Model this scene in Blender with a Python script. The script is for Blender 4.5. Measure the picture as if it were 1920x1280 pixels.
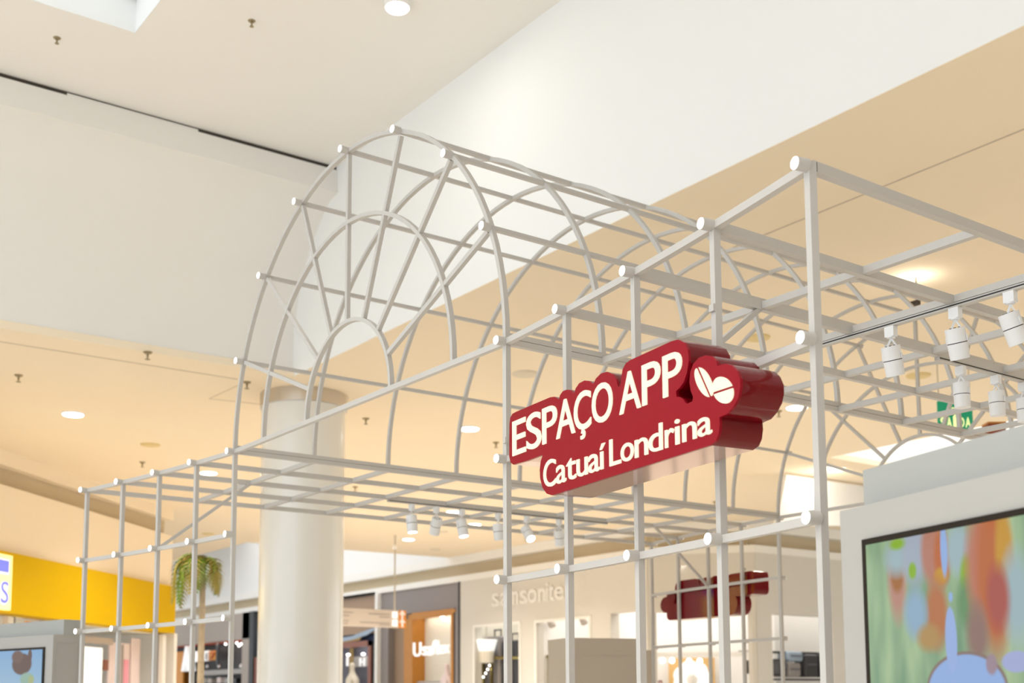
import bpy, bmesh, math, random
from mathutils import Vector, Matrix
random.seed(7)
D = bpy.data
for o in list(D.objects): D.objects.remove(o, do_unlink=True)
SC = bpy.context.scene
COL = SC.collection
PI = math.pi

# ------------------------------------------------------------------ camera
FPX = 2303.94                      # focal length in pixels of a 1920 wide frame
CAM = Vector((7.0898, -3.8125, 1.6))
pitch, roll, yaw = 0.1118, -0.0048, -0.9414
FW = Vector((math.sin(yaw)*math.cos(pitch), math.cos(yaw)*math.cos(pitch), math.sin(pitch)))
_rt = Vector((math.cos(yaw), -math.sin(yaw), 0)); _up = _rt.cross(FW)
RT = math.cos(roll)*_rt + math.sin(roll)*_up
UP = -math.sin(roll)*_rt + math.cos(roll)*_up
PPX, PPY = 960.0, 640 + 411.79
cd = D.cameras.new('camera'); cam = D.objects.new('camera', cd); COL.objects.link(cam)
cam.matrix_world = Matrix(((RT.x, UP.x, -FW.x, CAM.x), (RT.y, UP.y, -FW.y, CAM.y), (RT.z, UP.z, -FW.z, CAM.z), (0, 0, 0, 1)))
cd.sensor_width = 36; cd.sensor_fit = 'HORIZONTAL'; cd.lens = FPX*36/1920; cd.shift_y = 411.79/1920
cd.clip_end = 300
cd.dof.use_dof = True; cd.dof.focus_distance = 6.0; cd.dof.aperture_fstop = 2.6
SC.camera = cam

# ------------------------------------------------------------------ world, exposure, large lights
SC.view_settings.view_transform = 'Standard'; SC.view_settings.look = 'None'
SC.view_settings.gamma = 1; SC.view_settings.use_curve_mapping = False
SC.view_settings.exposure = 0.75
w = D.worlds.new('mall_daylight'); SC.world = w; w.use_nodes = True
w.node_tree.nodes['Background'].inputs[0].default_value = (0.88, 0.95, 1.0, 1)
w.node_tree.nodes['Background'].inputs[1].default_value = 1.15

def area(name, loc, size, power, col, rot=(0, 0, 0), shape='RECTANGLE', sy=None, spread=PI):
    l = D.lights.new(name, 'AREA'); l.shape = shape; l.size = size
    if sy: l.size_y = sy
    l.energy = power; l.color = col; l.spread = spread
    o = D.objects.new(name, l); COL.objects.link(o); o.location = loc; o.rotation_euler = rot
    return o
ZLO, ZHI = 6.0, 8.56               # low mall ceiling, high atrium ceiling
# daylight through the atrium skylight and through the far roof wells
area('far_well_daylight', (-33, 13.6, 8.9), 14, 240, (0.97, 0.98, 1.0), sy=6)
area('side_well_daylight', (-4.0, 18.5, 8.0), 6.5, 260, (1, 0.985, 0.93), sy=8)

# ------------------------------------------------------------------ pixel helpers (points on real planes)
def ray(x, y): return FW + RT*((x-PPX)/FPX) - UP*((y-PPY)/FPX)
def onz(x, y, z): d = ray(x, y); return CAM + d*((z-CAM.z)/d.z)
def ony(x, y, Y): d = ray(x, y); return CAM + d*((Y-CAM.y)/d.y)
def onx(x, y, X): d = ray(x, y); return CAM + d*((X-CAM.x)/d.x)
def onplane(x, y, P, n): d = ray(x, y); return CAM + d*((Vector(P)-CAM).dot(n)/d.dot(n))
def project(P):
    d = Vector(P)-CAM; z = d.dot(FW); return PPX+FPX*d.dot(RT)/z, PPY-FPX*d.dot(UP)/z

# ------------------------------------------------------------------ materials
def mat(name, col, rough=0.5, metal=0.0, emit=0.0, ecol=None, bump=0.0, bscale=40, coat=0.0, var=0.0, vscale=3.0, spec=0.5):
    m = D.materials.new(name); m.use_nodes = True; nt = m.node_tree; b = nt.nodes['Principled BSDF']
    b.inputs['Base Color'].default_value = (*col, 1); b.inputs['Roughness'].default_value = rough
    b.inputs['Metallic'].default_value = metal; b.inputs['Specular IOR Level'].default_value = spec
    if coat: b.inputs['Coat Weight'].default_value = coat; b.inputs['Coat Roughness'].default_value = 0.05
    if emit:
        b.inputs['Emission Color'].default_value = (*(ecol or col), 1); b.inputs['Emission Strength'].default_value = emit
    if bump or var:
        tc = nt.nodes.new('ShaderNodeTexCoord'); nz = nt.nodes.new('ShaderNodeTexNoise')
        nt.links.new(tc.outputs['Object'], nz.inputs['Vector'])
        if bump:
            nz.inputs['Scale'].default_value = bscale
            bp = nt.nodes.new('ShaderNodeBump'); bp.inputs['Strength'].default_value = bump; bp.inputs['Distance'].default_value = 0.002
            nt.links.new(nz.outputs['Fac'], bp.inputs['Height']); nt.links.new(bp.outputs['Normal'], b.inputs['Normal'])
        if var:
            n2 = nt.nodes.new('ShaderNodeTexNoise'); n2.inputs['Scale'].default_value = vscale
            nt.links.new(tc.outputs['Object'], n2.inputs['Vector'])
            mx = nt.nodes.new('ShaderNodeMix'); mx.data_type = 'RGBA'
            mx.inputs['A'].default_value = (*[max(0, c*(1-var)) for c in col], 1); mx.inputs['B'].default_value = (*[min(1, c*(1+var)) for c in col], 1)
            nt.links.new(n2.outputs['Fac'], mx.inputs['Factor']); nt.links.new(mx.outputs['Result'], b.inputs['Base Color'])
    return m
M = dict(
    frame=mat('white_powder_coat', (0.53, 0.51, 0.485), 0.38, spec=0.4),
    lens=mat('lamp_lens', (1, 1, 1), 0.4, emit=2.2, ecol=(1, 0.985, 0.95)),
    ceil_hi=mat('upper_ceiling_paint', (0.90, 0.865, 0.81), 0.9, bump=0.1, var=0.02, vscale=0.6),
    ceil_lo=mat('warm_lit_ceiling_cream', (0.93, 0.80, 0.61), 0.9, bump=0.1, var=0.015, vscale=0.5),  # warm light on the white ceiling is put into this colour
    wall=mat('warm_white_paint', (0.86, 0.835, 0.79), 0.9, bump=0.1, var=0.015, vscale=0.5),
    bulk=mat('white_paint', (0.88, 0.88, 0.87), 0.9, bump=0.1),
    dark=mat('dark_gap', (0.05, 0.04, 0.03), 0.8),
    seam=mat('ceiling_seam', (0.60, 0.51, 0.39), 0.9),
    floor=mat('polished_cream_stone', (0.82, 0.775, 0.715), 0.25, var=0.05, vscale=1.2),
    band=mat('tan_recess_band', (0.62, 0.51, 0.34), 0.7, var=0.06, vscale=1.0),
    trim=mat('white_fascia_trim', (0.88, 0.86, 0.82), 0.5),
    column=mat('glossy_white_column', (0.80, 0.80, 0.77), 0.22, coat=0.4),
    steel=mat('brushed_steel_collar', (0.62, 0.58, 0.53), 0.28, metal=0.9),
    red=mat('sign_red_face', (0.27, 0.004, 0.014), 0.22, spec=0.15),
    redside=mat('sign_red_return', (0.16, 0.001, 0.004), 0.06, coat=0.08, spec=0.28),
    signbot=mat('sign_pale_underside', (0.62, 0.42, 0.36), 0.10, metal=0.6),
    letter=mat('lit_letter', (0.30, 0.27, 0.21), 0.4, emit=0.50, ecol=(1, 0.90, 0.68), spec=0.2),
    totem=mat('grey_totem_panel', (0.40, 0.388, 0.365), 0.6),
    totem2=mat('grey_totem_cap', (0.375, 0.382, 0.366), 0.6),
    totem_warmlit=mat('warm_lit_totem_panel', (0.52, 0.46, 0.38), 0.6),  # rear stand's copy of the grey panel, with warm light tinted in
    bezel=mat('dark_screen_bezel', (0.02, 0.015, 0.010), 0.45, spec=0.12),
    spot=mat('white_spotlight_body', (0.84, 0.85, 0.87), 0.35),
    slot=mat('black_slot', (0.01, 0.01, 0.01), 0.6),
    brass=mat('brass_sprinkler', (0.32, 0.25, 0.14), 0.4, metal=0.6),
    disc=mat('yellowed_speaker_grille', (0.78, 0.62, 0.30), 0.6),
    pearl=mat('pale_vent', (0.74, 0.66, 0.52), 0.6),
    lampface=mat('downlight_lens', (1, 1, 1), 0.4, emit=6, ecol=(1, 0.97, 0.90)),
    yellow=mat('yellow_fascia', (0.68, 0.43, 0.0), 0.5, spec=0.08),
    lightbox=mat('pale_yellow_lightbox', (1, 0.88, 0.42), 0.5, emit=0.55, ecol=(1, 0.80, 0.25)),
    blue=mat('periwinkle_print', (0.17, 0.20, 0.80), 0.5, emit=0.25, ecol=(0.22, 0.27, 1)),
    white=mat('white_lit_print', (0.8, 0.8, 0.8), 0.5, emit=0.4),
    greyf=mat('warm_grey_fascia', (0.47, 0.41, 0.37), 0.7),
    dgrey=mat('charcoal_fascia', (0.27, 0.24, 0.235), 0.6),
    taupe=mat('taupe_panel', (0.36, 0.25, 0.17), 0.6),
    black=mat('black_paint', (0.008, 0.008, 0.01), 0.5),
    wood=mat('amber_wood', (0.52, 0.22, 0.03), 0.45, var=0.12, vscale=6),
    redwood=mat('red_wood', (0.26, 0.09, 0.055), 0.45, var=0.1, vscale=6),
    cream=mat('cream_interior', (0.84, 0.80, 0.70), 0.8),
    store=mat('white_store_wall', (0.70, 0.67, 0.62), 0.8),
    bright=mat('bright_white_interior', (0.95, 0.93, 0.90), 0.8),
    tan=mat('tan_panel', (0.66, 0.42, 0.17), 0.7),
    navy=mat('navy_artwork', (0.03, 0.06, 0.16), 0.5),
    slate=mat('slate_interior', (0.15, 0.15, 0.19), 0.6),
    gold=mat('gold_artwork', (0.42, 0.27, 0.08), 0.5),
    pale_blue=mat('pale_blue_artwork', (0.35, 0.45, 0.58), 0.5),
    orange=mat('orange_panel', (0.80, 0.33, 0.04), 0.6),
    ored=mat('orange_red_ceiling', (0.55, 0.09, 0.02), 0.6),
    blackwall=mat('black_store_wall', (0.03, 0.03, 0.035), 0.6),
    shelf=mat('pale_grey_shelf', (0.45, 0.43, 0.42), 0.6),
    chrome=mat('chrome_ball', (0.75, 0.76, 0.78), 0.12, metal=1.0),
    pink=mat('pink_display', (0.85, 0.35, 0.45), 0.6),
    palepink=mat('pale_pink_poster', (0.85, 0.72, 0.72), 0.6),
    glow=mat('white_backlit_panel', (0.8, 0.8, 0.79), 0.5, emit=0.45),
    skin=mat('mannequin_cream', (0.86, 0.76, 0.60), 0.5),
    leaf=mat('palm_green', (0.16, 0.27, 0.02), 0.5, var=0.4, vscale=4),
    leaf2=mat('palm_olive', (0.36, 0.28, 0.06), 0.5, var=0.4, vscale=4),
    trunk=mat('palm_trunk', (0.48, 0.38, 0.26), 0.8, var=0.2, vscale=10),
    green=mat('exit_green', (0.0, 0.30, 0.16), 0.4, emit=0.15),
    exittext=mat('exit_pale_letter', (0.85, 0.95, 0.45), 0.4, emit=0.35),
    rod=mat('steel_rod', (0.55, 0.50, 0.42), 0.4, metal=0.4),
    board=mat('pale_directory_board', (0.52, 0.45, 0.39), 0.5),
    greytext=mat('grey_print', (0.36, 0.31, 0.28), 0.6),
    orangesq=mat('orange_arrow_panel', (0.62, 0.22, 0.03), 0.5),
    luggage=mat('dark_bag', (0.06, 0.06, 0.07), 0.35),
    luggage2=mat('grey_bag', (0.30, 0.28, 0.28), 0.45),
    brassrail=mat('brass_rail', (0.35, 0.27, 0.08), 0.3, metal=0.8),
    glass=mat('skylight_glass', (0.9, 0.97, 1.0), 0.3, emit=0.42, ecol=(0.9, 0.97, 1.0)),
    alum=mat('dark_aluminium', (0.20, 0.21, 0.21), 0.4, metal=0.5),
    maroon=mat('maroon_box', (0.25, 0.05, 0.02), 0.5),
)

# ------------------------------------------------------------------ mesh helpers
def me_of(name, verts, faces, smooth=False):
    m = D.meshes.new(name); m.from_pydata([tuple(v) for v in verts], [], faces); m.update()
    if smooth:
        for q in m.polygons: q.use_smooth = True
    return m
def tag(o, label=None, cat=None, group=None, kind=None):
    if label: o['label'] = label
    if cat: o['category'] = cat
    if group: o['group'] = group
    if kind: o['kind'] = kind
    return o
def link(name, me, m=None, parent=None, loc=None):
    o = D.objects.new(name, me); COL.objects.link(o)
    if m is not None and me is not None and len(me.materials) == 0: me.materials.append(M[m] if isinstance(m, str) else m)
    if parent: o.parent = parent
    if loc is not None: o.location = loc
    return o
def empty(name, loc=(0, 0, 0), rz=0.0, **kw):
    o = D.objects.new(name, None); COL.objects.link(o); o.location = loc; o.rotation_euler = (0, 0, rz); o.empty_display_size = 0.1
    return tag(o, **kw)
class MB:
    def __init__(s): s.v = []; s.f = []
    def box(s, x0, x1, y0, y1, z0, z1):
        n = len(s.v); s.v += [(x0,y0,z0),(x1,y0,z0),(x1,y1,z0),(x0,y1,z0),(x0,y0,z1),(x1,y0,z1),(x1,y1,z1),(x0,y1,z1)]
        s.f += [tuple(n+i for i in q) for q in ((0,3,2,1),(4,5,6,7),(0,1,5,4),(1,2,6,5),(2,3,7,6),(3,0,4,7))]; return s
    def tube(s, a, b, wd, ht=None, side=None):
        a = Vector(a); b = Vector(b); ht = ht or wd; d = (b-a).normalized()
        side = Vector(side).normalized() if side is not None else (d.cross(Vector((0,0,1))) if abs(d.z) < 0.9 else Vector((1,0,0)))
        side = (side - d*side.dot(d)).normalized(); up = side.cross(d); n = len(s.v)
        for P in (a, b):
            for i, j in ((-1,-1),(1,-1),(1,1),(-1,1)): s.v.append(P+side*(i*wd/2)+up*(j*ht/2))
        s.f += [tuple(n+i for i in q) for q in ((0,1,2,3),(7,6,5,4),(0,4,5,1),(1,5,6,2),(2,6,7,3),(3,7,4,0))]; return s
    def cyl(s, a, b, r0, r1=None, n=16, caps=True):
        a = Vector(a); b = Vector(b); r1 = r0 if r1 is None else r1; d = (b-a).normalized()
        x = d.orthogonal().normalized(); y = d.cross(x); k = len(s.v)
        for P, r in ((a, r0), (b, r1)):
            for i in range(n):
                t = 2*PI*i/n; s.v.append(P+x*(r*math.cos(t))+y*(r*math.sin(t)))
        for i in range(n): j = (i+1) % n; s.f.append((k+i, k+j, k+n+j, k+n+i))
        if caps: s.f.append(tuple(k+i for i in reversed(range(n)))); s.f.append(tuple(k+n+i for i in range(n)))
        return s
    def sphere(s, c, r, n=12, m=8, sc=(1,1,1)):
        c = Vector(c); k = len(s.v); s.v.append(c+Vector((0,0,r*sc[2])))
        for i in range(1, m):
            for j in range(n):
                a = PI*i/m; t = 2*PI*j/n; s.v.append(c+Vector((r*sc[0]*math.sin(a)*math.cos(t), r*sc[1]*math.sin(a)*math.sin(t), r*sc[2]*math.cos(a))))
        s.v.append(c-Vector((0,0,r*sc[2]))); e = len(s.v)-1
        for j in range(n): s.f.append((k, k+1+j, k+1+(j+1)%n)); s.f.append((e, k+1+(m-2)*n+(j+1)%n, k+1+(m-2)*n+j))
        for i in range(m-2):
            for j in range(n):
                q = k+1+i*n; s.f.append((q+j, q+n+j, q+n+(j+1)%n, q+(j+1)%n))
        return s
    def prism(s, pts, f0, f1):           # pts 2D outline, f0 / f1 map (a, b) to a 3D point of either end
        k = len(s.v); n = len(pts); s.v += [Vector(f0(*q)) for q in pts]+[Vector(f1(*q)) for q in pts]
        s.f.append(tuple(k+i for i in range(n))); s.f.append(tuple(k+n+i for i in reversed(range(n))))
        for i in range(n): j = (i+1)%n; s.f.append((k+j, k+i, k+n+i, k+n+j))
        return s
    def sweep(s, P, wd, ht, radial, axis):   # square bar along points; radial(i) and fixed axis give the section
        k = len(s.v); n = len(P)
        for i, q in enumerate(P):
            rr = Vector(radial(i)); q = Vector(q)
            for a, b in ((-1,-1),(1,-1),(1,1),(-1,1)): s.v.append(q+rr*(a*ht/2)+Vector(axis)*(b*wd/2))
        for i in range(n-1):
            for j in range(4):
                a = k+4*i+j; b = k+4*i+(j+1)%4; s.f.append((a, b, b+4, a+4))
        s.f.append((k, k+3, k+2, k+1)); e = k+4*(n-1); s.f.append((e, e+1, e+2, e+3)); return s
    def obj(s, name, m, parent=None, off=None, smooth=False, fix=True, **kw):
        o = Vector(off) if off is not None else Vector((0,0,0))
        me = me_of(name, [Vector(v)-o for v in s.v], s.f, False)
        if fix:
            bm = bmesh.new(); bm.from_mesh(me); bmesh.ops.recalc_face_normals(bm, faces=bm.faces); bm.to_mesh(me); bm.free()
        if smooth:
            for q in me.polygons: q.use_smooth = True
            try: me.set_sharp_from_angle(angle=math.radians(40))
            except Exception: pass
        ob = link(name, me, m, parent, loc=(o if (off is not None and parent is None) else None))
        return tag(ob, **kw)
def box_thing(name, x0, x1, y0, y1, z0, z1, m, parent=None, **kw):
    c = Vector(((x0+x1)/2, (y0+y1)/2, z0))
    if parent: return MB().box(x0,x1,y0,y1,z0,z1).obj(name, m, parent, **kw)
    return MB().box(x0,x1,y0,y1,z0,z1).obj(name, m, None, off=c, **kw)
_gl = {}
def glyph(ch, bold=0.0):                       # one built-in-font character as 2D bounds + mesh in the XY plane
    key = (ch, bold)
    if key in _gl: return _gl[key]
    cu = D.curves.new('g', 'FONT'); cu.body = ch; cu.size = 1; cu.offset = bold; cu.extrude = 0.5; cu.resolution_u = 5
    o = D.objects.new('g', cu); COL.objects.link(o); bpy.context.view_layer.update()
    me = D.meshes.new_from_object(o.evaluated_get(bpy.context.evaluated_depsgraph_get()))
    v = [tuple(x.co) for x in me.vertices]; f = [tuple(q.vertices) for q in me.polygons]
    D.objects.remove(o); D.curves.remove(cu); D.meshes.remove(me)
    xs = [q[0] for q in v]; ys = [q[1] for q in v]
    _gl[key] = (v, f, min(xs), max(xs), min(ys), max(ys)); return _gl[key]
def letter(ch, x0, x1, zbase, capz, ydepth, y, m, parent, bold=0.0, name='letter', skew=None, label=None):
    # glyph fitted to x0..x1, baseline at zbase, cap height capz; front face at local y, body ydepth behind it (front looks to -Y)
    v, f, gx0, gx1, gy0, gy1 = glyph(ch, bold)
    cap = glyph('H', bold)[5]
    vv = [(x0+(q[0]-gx0)/(gx1-gx0)*(x1-x0), y+(0.5-q[2])*ydepth, zbase+q[1]/cap*capz) for q in v]
    if skew: vv = [skew(q) for q in vv]
    me = me_of(name, vv, f)
    o = link(name, me, m, parent)
    if label: o['label'] = label
    return o

# ================================================================== KIOSK GEOMETRY (fitted)
ZT = 3.530; LV = 0.65; BAY = 0.6102; HW = 1.8133; CUR = 0.02636; D1 = 0.6834; DR = 0.6924; YR = D1+8*DR; AH = 1.753
TW = 0.0325
def Xi(s, k): return s*(HW+k*BAY)
def Yf(X): return -CUR*(X*X-HW*HW)
KC = Vector((0, YR/2, 0))

# ================================================================== SETTING
YB1, YB = 3.45, 17.0      # atrium bulkhead plane, far shop row plane
MB().box(-62, 14, -14, 34, -0.2, 0).obj('floor', 'floor', off=(0,0,0), label='polished cream stone mall floor', kind='structure')
# high ceiling with the skylight opening
sx0, sx1, sy0, sy1 = -5.07, -1.4, -4.0, 0.19
xw = -6.75
cb = MB(); zc = ZHI
for a in ((xw-0.4, sx0, -10, YB1), (sx1, 14, -10, YB1), (sx0, sx1, sy1, YB1), (sx0, sx1, -10, sy0)):
    cb.box(a[0], a[1], a[2], a[3], zc, zc+0.12)
hi = cb.obj('ceiling_high', 'ceil_hi', off=(0,0,ZHI), label='high beige atrium ceiling with a skylight opening', kind='structure')
wl = MB(); h0, h1 = ZHI, 8.93; g = .006
wl.box(sx0-.1, sx0+g, sy0-.1, sy1+.1, h0+.125, h1); wl.box(sx0, sx0+g, sy0, sy1, h0-.002, h0+.125)
wl.box(sx1-g, sx1+.1, sy0-.1, sy1+.1, h0+.125, h1); wl.box(sx1-g, sx1, sy0, sy1, h0-.002, h0+.125)
wl.box(sx0+g, sx1-g, sy1-g, sy1+.1, h0+.125, h1); wl.box(sx0+g, sx1-g, sy1-g, sy1, h0-.002, h0+.125)
wl.box(sx0+g, sx1-g, sy0-.1, sy0+g, h0+.125, h1); wl.box(sx0+g, sx1-g, sy0, sy0+g, h0-.002, h0+.125)
win = wl.obj('window_1', 'bulk', off=(0,0,ZHI), label='white skylight well in the high ceiling', kind='structure')
fr = MB()
for i in range(5):
    x = sx0+0.02+(sx1-sx0-0.04)*i/4; fr.tube((x, sy0, 8.95-ZHI), (x, sy1, 8.95-ZHI), 0.05)
for y in (sy0+.02, (sy0+sy1)/2, sy1-.02): fr.tube((sx0, y, 8.95-ZHI), (sx1, y, 8.95-ZHI), 0.05)
fr.obj('window_frame', 'alum', win)
MB().box(sx0, sx1, sy0, sy1, 9.0-ZHI, 9.02-ZHI).obj('pane', 'glass', win)
# low ceiling around the atrium, with two roof wells
X1L = -7.92
cl = MB()
V1 = (-52, -24.9, 10.3, YB); V2 = (-7.5, 3.0, 14.05, 24)
for a in ((-62, X1L, -14, YB1), (-62, 14, YB1, 10.3), (-24.9, 14, 10.3, V2[2]), (-24.9, V2[0], V2[2], 34), (V2[1], 14, V2[2], 34), (V2[0], V2[1], V2[3], 34), (-62, -52, 10.3, 34)):
    cl.box(a[0], a[1], a[2], a[3], ZLO, ZLO+0.1)
cl.obj('ceiling_low', 'ceil_lo', off=(0,0,ZLO), label='low mall ceiling with warm light put into its cream colour', kind='structure')
w1 = MB(); w1.box(-52, -24.9, 10.2, 10.3, ZLO+.1, 9.2); w1.box(-24.9, -24.8, 10.3, YB, ZLO+.1, 9.2); w1.box(-52, -24.8, 10.2, YB+.2, 9.2, 9.3)
w1.obj('wall_far_well', 'bulk', off=(0,0,ZLO), label='white walls of the far roof well', kind='structure')
w2 = MB(); w2.box(V2[0]-.1, V2[0], V2[2]-.1, V2[3]+.1, ZLO+.1, 8.2); w2.box(V2[0], V2[1], V2[3], V2[3]+.1, ZLO+.1, 8.2); w2.box(V2[1], V2[1]+.1, V2[2]-.1, V2[3]+.1, ZLO+.1, 8.2); w2.box(V2[0], V2[1], V2[2]-.1, V2[2], ZLO+.1, 8.2); w2.box(V2[0]-.1, V2[1]+.1, V2[2]-.1, V2[3]+.1, 8.2, 8.3)
w2.obj('wall_side_well', 'bulk', off=(0,0,ZLO), label='white walls of the roof well behind the kiosk', kind='structure')
# bulkhead across the back of the atrium
MB().box(-7.96, 13.5, YB1-.004, YB1+0.25, ZLO+.004, ZHI+0.1).obj('wall_back', 'bulk', off=(0,YB1,ZLO), label='bright white bulkhead under the high ceiling', kind='structure')
# left wall: upright fascia above, coving outward below (profile drawn on the bulkhead plane)
prof = [ony(*q, YB1) for q in ((632,314),(633.5,362),(618,378),(602,415),(588,450),(573,500),(560,560),(552,620),(550,660),(551,705))]
prof[-1].z = ZLO+.004; prof[0].z = ZHI-.05
pf = [(q.x, q.z) for q in prof]
out = pf+[(X1L-0.9, ZLO+.004), (X1L-0.9, ZHI-0.05), (pf[0][0], ZHI-0.05)][0:3]
MB().prism(out, lambda a, b: (a, -14, b), lambda a, b: (a, YB1, b)).obj('wall_left', 'wall', off=(-7.5,-5,ZLO), smooth=True, label='warm white coved side wall of the atrium', kind='structure')
MB().box(pf[0][0]-0.12, pf[0][0]-0.015, -14, YB1, ZHI-0.055, ZHI).obj('trim_1', 'dark', off=(pf[0][0],-5,ZHI-.06), label='dark shadow gap between high ceiling and side wall', kind='structure')
for i, (y0, y1) in enumerate(((-14, -0.92), (-0.02, 1.55))):      # filler strips closing parts of the gap
    MB().box(pf[0][0]-0.03, pf[0][0]-0.006, y0, y1, ZHI-0.05, ZHI-0.02).obj('trim_2' if i == 0 else 'trim_3', 'wall', off=(pf[0][0],(y0+y1)/2,ZHI-.05), label='pale filler strip in the ceiling gap', kind='structure')
# ceiling seams
def seam(n, a, b, wd=0.02, m='seam', label='thin seam in the cream ceiling'):
    a = Vector(a); b = Vector(b); MB().tube(a-Vector((0,0,.002)), b-Vector((0,0,.002)), wd, 0.006).obj('trim_%d' % n, m, off=(a+b)/2, label=label, kind='structure')
s0 = onz(0,640,ZLO); s1 = onz(447,710,ZLO); seam(4, (s0.x, s0.y-4, ZLO), (s0.x, s1.y, ZLO), label='long seam in the cream ceiling left of the arch')
s0 = onz(1430,441,ZLO); s1 = onz(1919,250,ZLO); seam(5, (s0.x-.4, s0.y, ZLO), (s1.x+2, s0.y, ZLO), 0.018, label='seam in the cream ceiling above the right wing')
h0 = onz(392,747,ZLO); h1 = onz(446,722,ZLO); seam(6, h0, h1, .014, label='edge of the ceiling hatch by the column'); h2 = onz(486,757,ZLO); seam(7, h0, h2, .014, label='long edge of the ceiling hatch by the column')
MB().box(13.5, 13.7, -14, 34, 0, ZHI+.1).obj('wall_right_blocker', 'store', off=(13.6,5,0), label='added unseen cream wall blocking light from the right', kind='structure')  # out of view, added to keep world light off the right-hand faces
# round column
cc = Vector((-8.87, 4.07, 0)); CR = 0.60
col_ = empty('column', cc, label='round glossy white column with a steel collar behind the arch', cat='column')
MB().cyl((0,0,0), (0,0,4.35), CR, n=64).obj('shaft', 'column', col_, smooth=True)
MB().cyl((0,0,4.356), (0,0,5.85), CR, n=64).obj('shaft', 'column', col_, smooth=True)
MB().cyl((0,0,5.80), (0,0,6.0), CR+0.03, n=64).obj('collar', 'steel', col_, smooth=True)

# ---- far shop row: shared band and fascia (structure)
def B(x, y): return ony(x, y, YB)
zb1 = B(800,1067).z; zb0 = B(800,1088).z; zt0 = B(800,1099).z
PC1 = B(1215, 1100); dg = Vector((.7071, .7071, 0)); ng = Vector((-.7071, .7071, 0))      # the row turns 45 degrees at PC1
_r = ray(1417, 1100); _d = Vector((PC1.x-CAM.x, PC1.y-CAM.y)); _det = _r.x*(-dg.y)+_r.y*dg.x
_t = (_d.x*(-dg.y)+_d.y*dg.x)/_det; PC2 = Vector((CAM.x+_r.x*_t, CAM.y+_r.y*_t, 0)); xc = PC2.x; PC1.z = 0
SG = (PC2-PC1).dot(dg)
def hexa(mb, P, d, n, s0, s1, n0, n1, z0, z1):
    k = len(mb.v); P = Vector((P.x, P.y, 0))
    mb.v += [P+d*a+n*b+Vector((0,0,z)) for z in (z0, z1) for a, b in ((s0,n0),(s1,n0),(s1,n1),(s0,n1))]
    mb.f += [tuple(k+i for i in q) for q in ((0,3,2,1),(4,5,6,7),(0,1,5,4),(1,2,6,5),(2,3,7,6),(3,0,4,7))]; return mb
DX = Vector((1,0,0)); DY = Vector((0,1,0))
runs = (('row', PC1, DX, DY, -45, 0), ('corner', PC1, dg, ng, 0, SG), ('side', PC2, DY, Vector((-1,0,0)), 0, 16))
k_ = 8
for nm, P, d, n, s0, s1 in runs:
    for part, n0, n1, z0, z1, m in (('cream cornice over', 0, .3, zb1, ZLO-.002, 'trim'), ('tan recessed band over', .25, .4, zb0, zb1, 'band'), ('white fascia strip over', 0, .4, zt0, zb0, 'trim')):
        ext = -.25*math.tan(PI/8) if n0 else 0.0
        hexa(MB(), P, d, n, s0, s1, n0, n1, z0, z1).obj('trim_%d' % k_, m, off=P+Vector((0,0,z0)), label='%s the far shops, %s part' % (part, nm), kind='structure'); k_ += 1
MB().box(-60, -24.9, YB+0.02, YB+.3, ZLO, 9.2).obj('wall_far', 'bulk', off=(-40,YB,ZLO), label='white wall above the far shops inside the roof well', kind='structure')

# ================================================================== KIOSK FRAME
K = empty('kiosk_frame', KC, label='white steel kiosk frame with a barrel vault between two gridded wings', cat='kiosk frame')
def kt(name, a, b, wd=TW, ht=None, side=None, m='frame'): return MB().tube(a, b, wd, ht, side).obj(name, m, K, off=KC)
def rear(v): return Vector((-v[0], YR-v[1], v[2]))
ident = lambda v: Vector(v)
lamp_me = None
def lamp(base, rz):
    global lamp_me, lens_me
    if lamp_me is None:
        b = MB().cyl((0,0.0,0), (0,-0.054,0), 0.0245, n=20); o = b.obj('lamp', 'frame', None, smooth=True); lamp_me = o.data; D.objects.remove(o)
        b = MB().cyl((0,-0.0545,0), (0,-0.057,0), 0.0228, n=20); o = b.obj('lens', 'lens', None); lens_me = o.data; D.objects.remove(o)
    o = link('lamp', lamp_me, None, K, Vector(base)-KC); o.rotation_euler = (0, 0, rz)
    link('lens', lens_me, None, o)
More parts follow.
